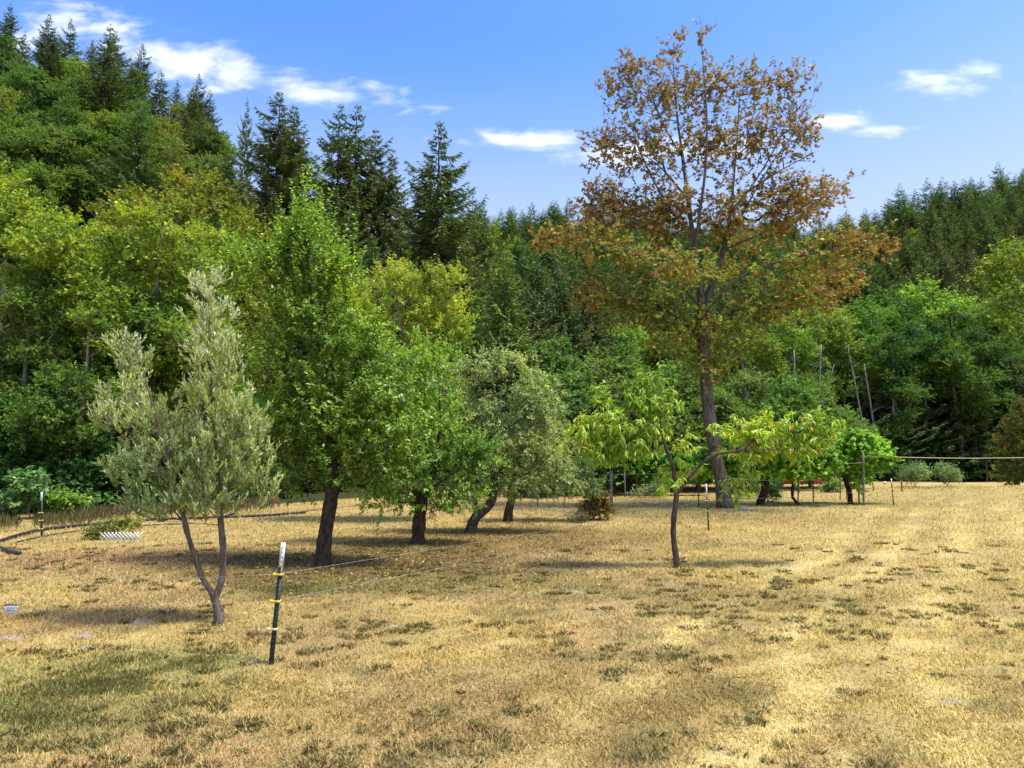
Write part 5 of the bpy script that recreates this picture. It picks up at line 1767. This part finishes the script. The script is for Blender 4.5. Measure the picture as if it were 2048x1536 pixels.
    # mid-green trees behind the arbor
    for k, (px, top, Y, kind) in enumerate([(1095, 690, 60, 'under_b'), (1130, 750, 50, 'under_b'), (1160, 790, 47, 'under_a'), (1080, 810, 46, 'under_a'), (1190, 700, 58, 'broad_b'), (1240, 680, 60, 'alder_c'), (1290, 740, 52, 'broad_b'), (1340, 720, 56, 'broad_a'), (1200, 830, 50, 'under_b'), (1390, 760, 54, 'broad_b'),
                                            (1450, 780, 52, 'broad_b'), (1500, 740, 56, 'broad_b'), (1550, 745, 54, 'broad_a'), (1610, 740, 57, 'alder_c'), (1660, 800, 56, 'broad_b'), (1480, 640, 72, 'alder_b'), (1570, 630, 74, 'alder_a'), (1340, 640, 74, 'alder_a'), (1270, 640, 76, 'alder_b'), (1420, 650, 78, 'alder_a'), (1640, 600, 78, 'alder_a')]):
        plant_px(kind, px, top, Y, 'garden_tree', 'green broadleaved tree behind the arbor and maple', group='trees behind the arbor', tint=tint(.1, (.95, 1.02, .9)), wide=1.0 if top < 700 else 1.25)
    # --- right: layered alders behind the field
    g = 'alders at the right edge of the field'
    for k, (px, top, Y) in enumerate([(1690, 610, 84), (1745, 590, 80), (1800, 570, 84), (1850, 560, 86), (1900, 600, 80), (1960, 590, 82), (2010, 610, 80), (2070, 590, 82), (2140, 600, 82), (1720, 700, 76), (1780, 660, 74), (1840, 640, 75), (1900, 680, 74), (1960, 650, 74), (2030, 670, 74), (2100, 660, 75), (1660, 660, 80), (1870, 600, 90), (1760, 800, 77), (1830, 800, 76.5), (1920, 790, 77), (1990, 800, 76)]):
        plant_px('layered' if k % 3 else 'alder_b', px, top, Y, 'alder_tree', 'green layered alder behind the right end of the field', group=g, tint=tint(.1, (1.0, 1.1, .85) if top < 640 else (.62, .78, .72)), wide=1.1)  # lower rows tinted darker, putting the shade low in the wood into colour
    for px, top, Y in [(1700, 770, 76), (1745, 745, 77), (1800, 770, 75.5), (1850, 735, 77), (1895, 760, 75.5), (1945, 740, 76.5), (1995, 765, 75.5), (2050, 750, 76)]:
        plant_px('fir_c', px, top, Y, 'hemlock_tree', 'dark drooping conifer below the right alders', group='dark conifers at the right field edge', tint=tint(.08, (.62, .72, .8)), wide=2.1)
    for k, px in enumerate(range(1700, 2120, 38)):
        plant_px('under_b', px + rng.normal(0, 8), 890 + rng.normal(0, 14), 74 + rng.normal(0, 1), 'undergrowth_shrub', 'dark shrub below the right alders', cat='shrub', group='shrubs below the right alders', tint=tint(.1, (.6, .8, .8)), wide=1.4)  # shrub tint darkened too, painting in the shade at the wood's foot
    plant_px('alder_b', 2085, 440, 52, 'alder_tree', 'yellow green tree leaning in at the right picture edge', group=g, tint=YG)
    plant_px('under_b', 2050, 800, 56, 'edge_tree', 'small reddish topped tree at the right picture edge', cat='tree', tint=(1.9, 1.1, .9))
    # --- far ridge of firs: the nearest as single trees, the finer forest behind them as one mass
    broad = lambda k_: (1.28 * k_, 1.28 * k_, k_)
    cand = []
    for yy in np.arange(114, 285, 5.6):
        for xx in np.arange(-90, 260, 5.6):
            x, y = xx + rng.normal(0, 1.5), yy + rng.normal(0, 1.5)
            pxx = 1024 + F * x / y
            if not (760 < pxx < 2160):
                continue
            far = (y < 150 and pxx < 1640) or (1180 < pxx < 1600 and y < 225) or (pxx < 1180 and y < 190)
            cand.append((y, x, pxx, far))
    cand.sort()
    n, mass = 0, []
    for y, x, pxx, far in cand:
        if n >= 290 or far:
            mass.append((x, y))
            continue
        if rng.random() < .06:
            plant('broad_a', x, y, 'ridge_broadleaf', 'yellow green broadleaved tree among the ridge firs', group='trees on the far ridge', s=.95 + .3 * rng.random(), tint=tint(.1, (1.7, 1.6, .7)))
        else:
            plant(('ridge_a', 'ridge_b', 'ridge_c')[int(rng.random() * 3)], x, y, 'ridge_fir', 'dark blue green fir of the wooded far ridge', group='firs on the far ridge', s=broad(.56 + .30 * rng.random() ** 1.5), tint=tint(.14, (1.05, 1.1, .98)))
        n += 1
    forest_mass(np.array(mass))
    print('ridge', n, 'hill', len(spots))


woods()


def bare_trunks():
    """pale standing trunks at the wood's edge"""
    spec = [((1592, 860), (1588, 700), 70, .13, 'pale upright alder trunk behind the arbor, left of two'), ((1634, 870), (1642, 690), 70, .16, 'pale upright alder trunk behind the arbor, right of two'), ((1735, 880), (1695, 690), 73.2, .12, 'thin leaning pale trunk, left of the leaning pair'),
            ((1752, 870), (1728, 728), 73.2, .15, 'thin leaning pale trunk, right of the leaning pair'), ((1784, 880), (1786, 690), 73.4, .15, 'straight grey trunk in the dark wood at right'), ((1632, 850), (1668, 730), 65, .07, 'slanting bare pole crossing the pale trunk')]
    for (b, tp, Y, r, label) in spec:
        p0, p1 = P(*b, Y), P(*tp, Y)
        d = p1 - p0
        p0 = p0 - d * max(0, (p0[2] - tz(p0[0], p0[1]) + .2) / d[2])
        L = np.linalg.norm(p1 - p0)
        pts = resample([p0, p0 * .6 + p1 * .4 + rng.normal(0, .12, 3), p1], L / 12)
        mb = MB().tube(pts, np.linspace(r, r * .5, len(pts)) * (1 + rng.normal(0, .06, len(pts))), 8)
        root = thing('bare_trunk', label, 'tree', tuple(p0), 'bare trunks at the wood edge')
        mb.v = [v_ - p0 for v_ in mb.v]
        ob('trunk', mb.mesh('trunk', M['alder_bark'], True), root)
        for _ in range(6):
            mb = MB()
            k = rng.integers(4, len(pts) - 1)
            q = pts[k] - p0
            e = q + np.array((rng.normal(0, .9), rng.normal(0, .6), .3 + .5 * rng.random()))
            mb.tube([q, (q + e) / 2 + (0, 0, .1), e], [r * .3, r * .2, .01], 4)
            ob('dead_branch', mb.mesh('dead_branch', M['alder_bark'], True), root)
    # grey snag on the hillside and a bare branchy tree at the right edge
    for px, bot, top, Y, n, spread, label in [(335, 330, 200, 66, 240, 38, 'grey leafless snag on the left hillside'), (2045, 880, 700, 54, 70, 40, 'bare grey branchy tree at the right picture edge')]:
        for Y in (np.arange(50, 118, 1.0) if 'hillside' in label or 'left picture' in label else [Y]):
            b = P(px, bot, Y)
            if tz(b[0], b[1]) > b[2] - 4:
                break
        b[2] = tz(b[0], b[1]) - .2
        tp = P(px + 4, top, Y)
        tg = px_blobs([(px, top + (bot - top) * .3, spread, (bot - top) * .3)], Y)
        sk = Skeleton([[b, (b + tp) / 2 + (.2, 0, 0), tp]], .5)
        sk.grow(blob_points(tg, n, .5), bf=.25, zmin=P(px, bot, Y)[2], curl=.5)
        sk.finish(.12, .012)
        root = thing('dead_tree', label, 'tree', tuple(b))
        me = sk.mesh('trunk', M['alder_bark'], flare=0)
        me.transform(__import__('mathutils').Matrix.Translation(Vector(-b)))
        ob('trunk', me, root)


bare_trunks()


for px, top, Y in [(500, 945, 39.5), (545, 930, 42), (585, 940, 43), (625, 925, 45), (670, 935, 46), (715, 925, 48), (760, 930, 50), (810, 925, 52), (870, 930, 54), (1090, 915, 62), (1150, 905, 63), (1215, 910, 64), (1280, 905, 66), (1350, 905, 67), (1420, 900, 68),
                   (1480, 905, 69), (1545, 900, 70), (1610, 905, 71), (1670, 900, 71)]:
    plant_px(('under_a', 'under_b')[px % 2], px, top, Y, 'undergrowth_shrub', 'low green shrub along the far field edge', cat='shrub', group='shrubs along the far field edge', tint=tint(.1, (.85, .95, .85)), wide=1.7)


# ------------------------------------------------------------------ labels of the wood: each by its place
def place_labels():
    zones = [(60, 'at the left picture edge'), (180, 'left of the olive'), (330, 'above the left olive lobe'), (460, 'above the olive top'), (560, 'left of the apple spire'), (680, 'behind the apple spire'), (800, 'above the cherry tree'),
             (930, 'above the right cherry half'), (1040, 'above the weeping apple'), (1160, 'left of the maple crown'), (1300, 'behind the left maple half'), (1410, 'just left of the maple trunk'), (1520, 'just right of the maple trunk'),
             (1660, 'behind the right maple half'), (1780, 'right of the maple crown'), (1850, 'above the white tipped far post'), (1920, 'above the feathery bushes'), (2000, 'near the right picture edge'), (9999, 'at the right picture edge')]
    short = {'broadleaved tree on the wooded left hillside': 'leafy hillside tree', 'dark fir standing among the broadleaved trees of the left hillside': 'dark hillside fir', 'dark blue green fir of the wooded far ridge': 'dark far ridge fir',
             'dense dark green fir of the valley wood behind the orchard': 'dense valley fir', 'green layered alder behind the right end of the field': 'layered green alder', 'green broadleaved tree behind the arbor and maple': 'green garden tree',
             'dark green shrub in the undergrowth of the left wood': 'dark undergrowth shrub', 'low green shrub along the far field edge': 'low field edge shrub', 'dark shrub below the right alders': 'dark alder shrub', 'dark drooping conifer below the right alders': 'dark drooping conifer', 'yellow green broadleaved tree among the ridge firs': 'yellow green ridge tree'}
    nth = ['nearest', 'second', 'third', 'fourth', 'fifth', 'sixth', 'seventh', 'eighth', 'ninth', 'tenth', 'eleventh', 'twelfth', 'thirteenth', 'fourteenth', 'fifteenth', 'sixteenth', 'seventeenth', 'eighteenth', 'nineteenth', 'twentieth']
    cells = {}
    for o, px, y in PLANTED:
        sh = short.get(o['label'])
        if sh:
            z = next(ph for lim, ph in zones if px < lim)
            cells.setdefault((sh, z), []).append((y, o))
    for (sh, z), lst in cells.items():
        lst.sort(key=lambda q: q[0])
        for k, (y, o) in enumerate(lst):
            if len(lst) == 1:
                o['label'] = '%s %s' % (sh, z)
            elif k < len(nth):
                o['label'] = '%s %s, %s of %d from the front' % (sh, z, nth[k], len(lst))
            else:
                o['label'] = '%s %s, in the rearmost rows' % (sh, z)


place_labels()
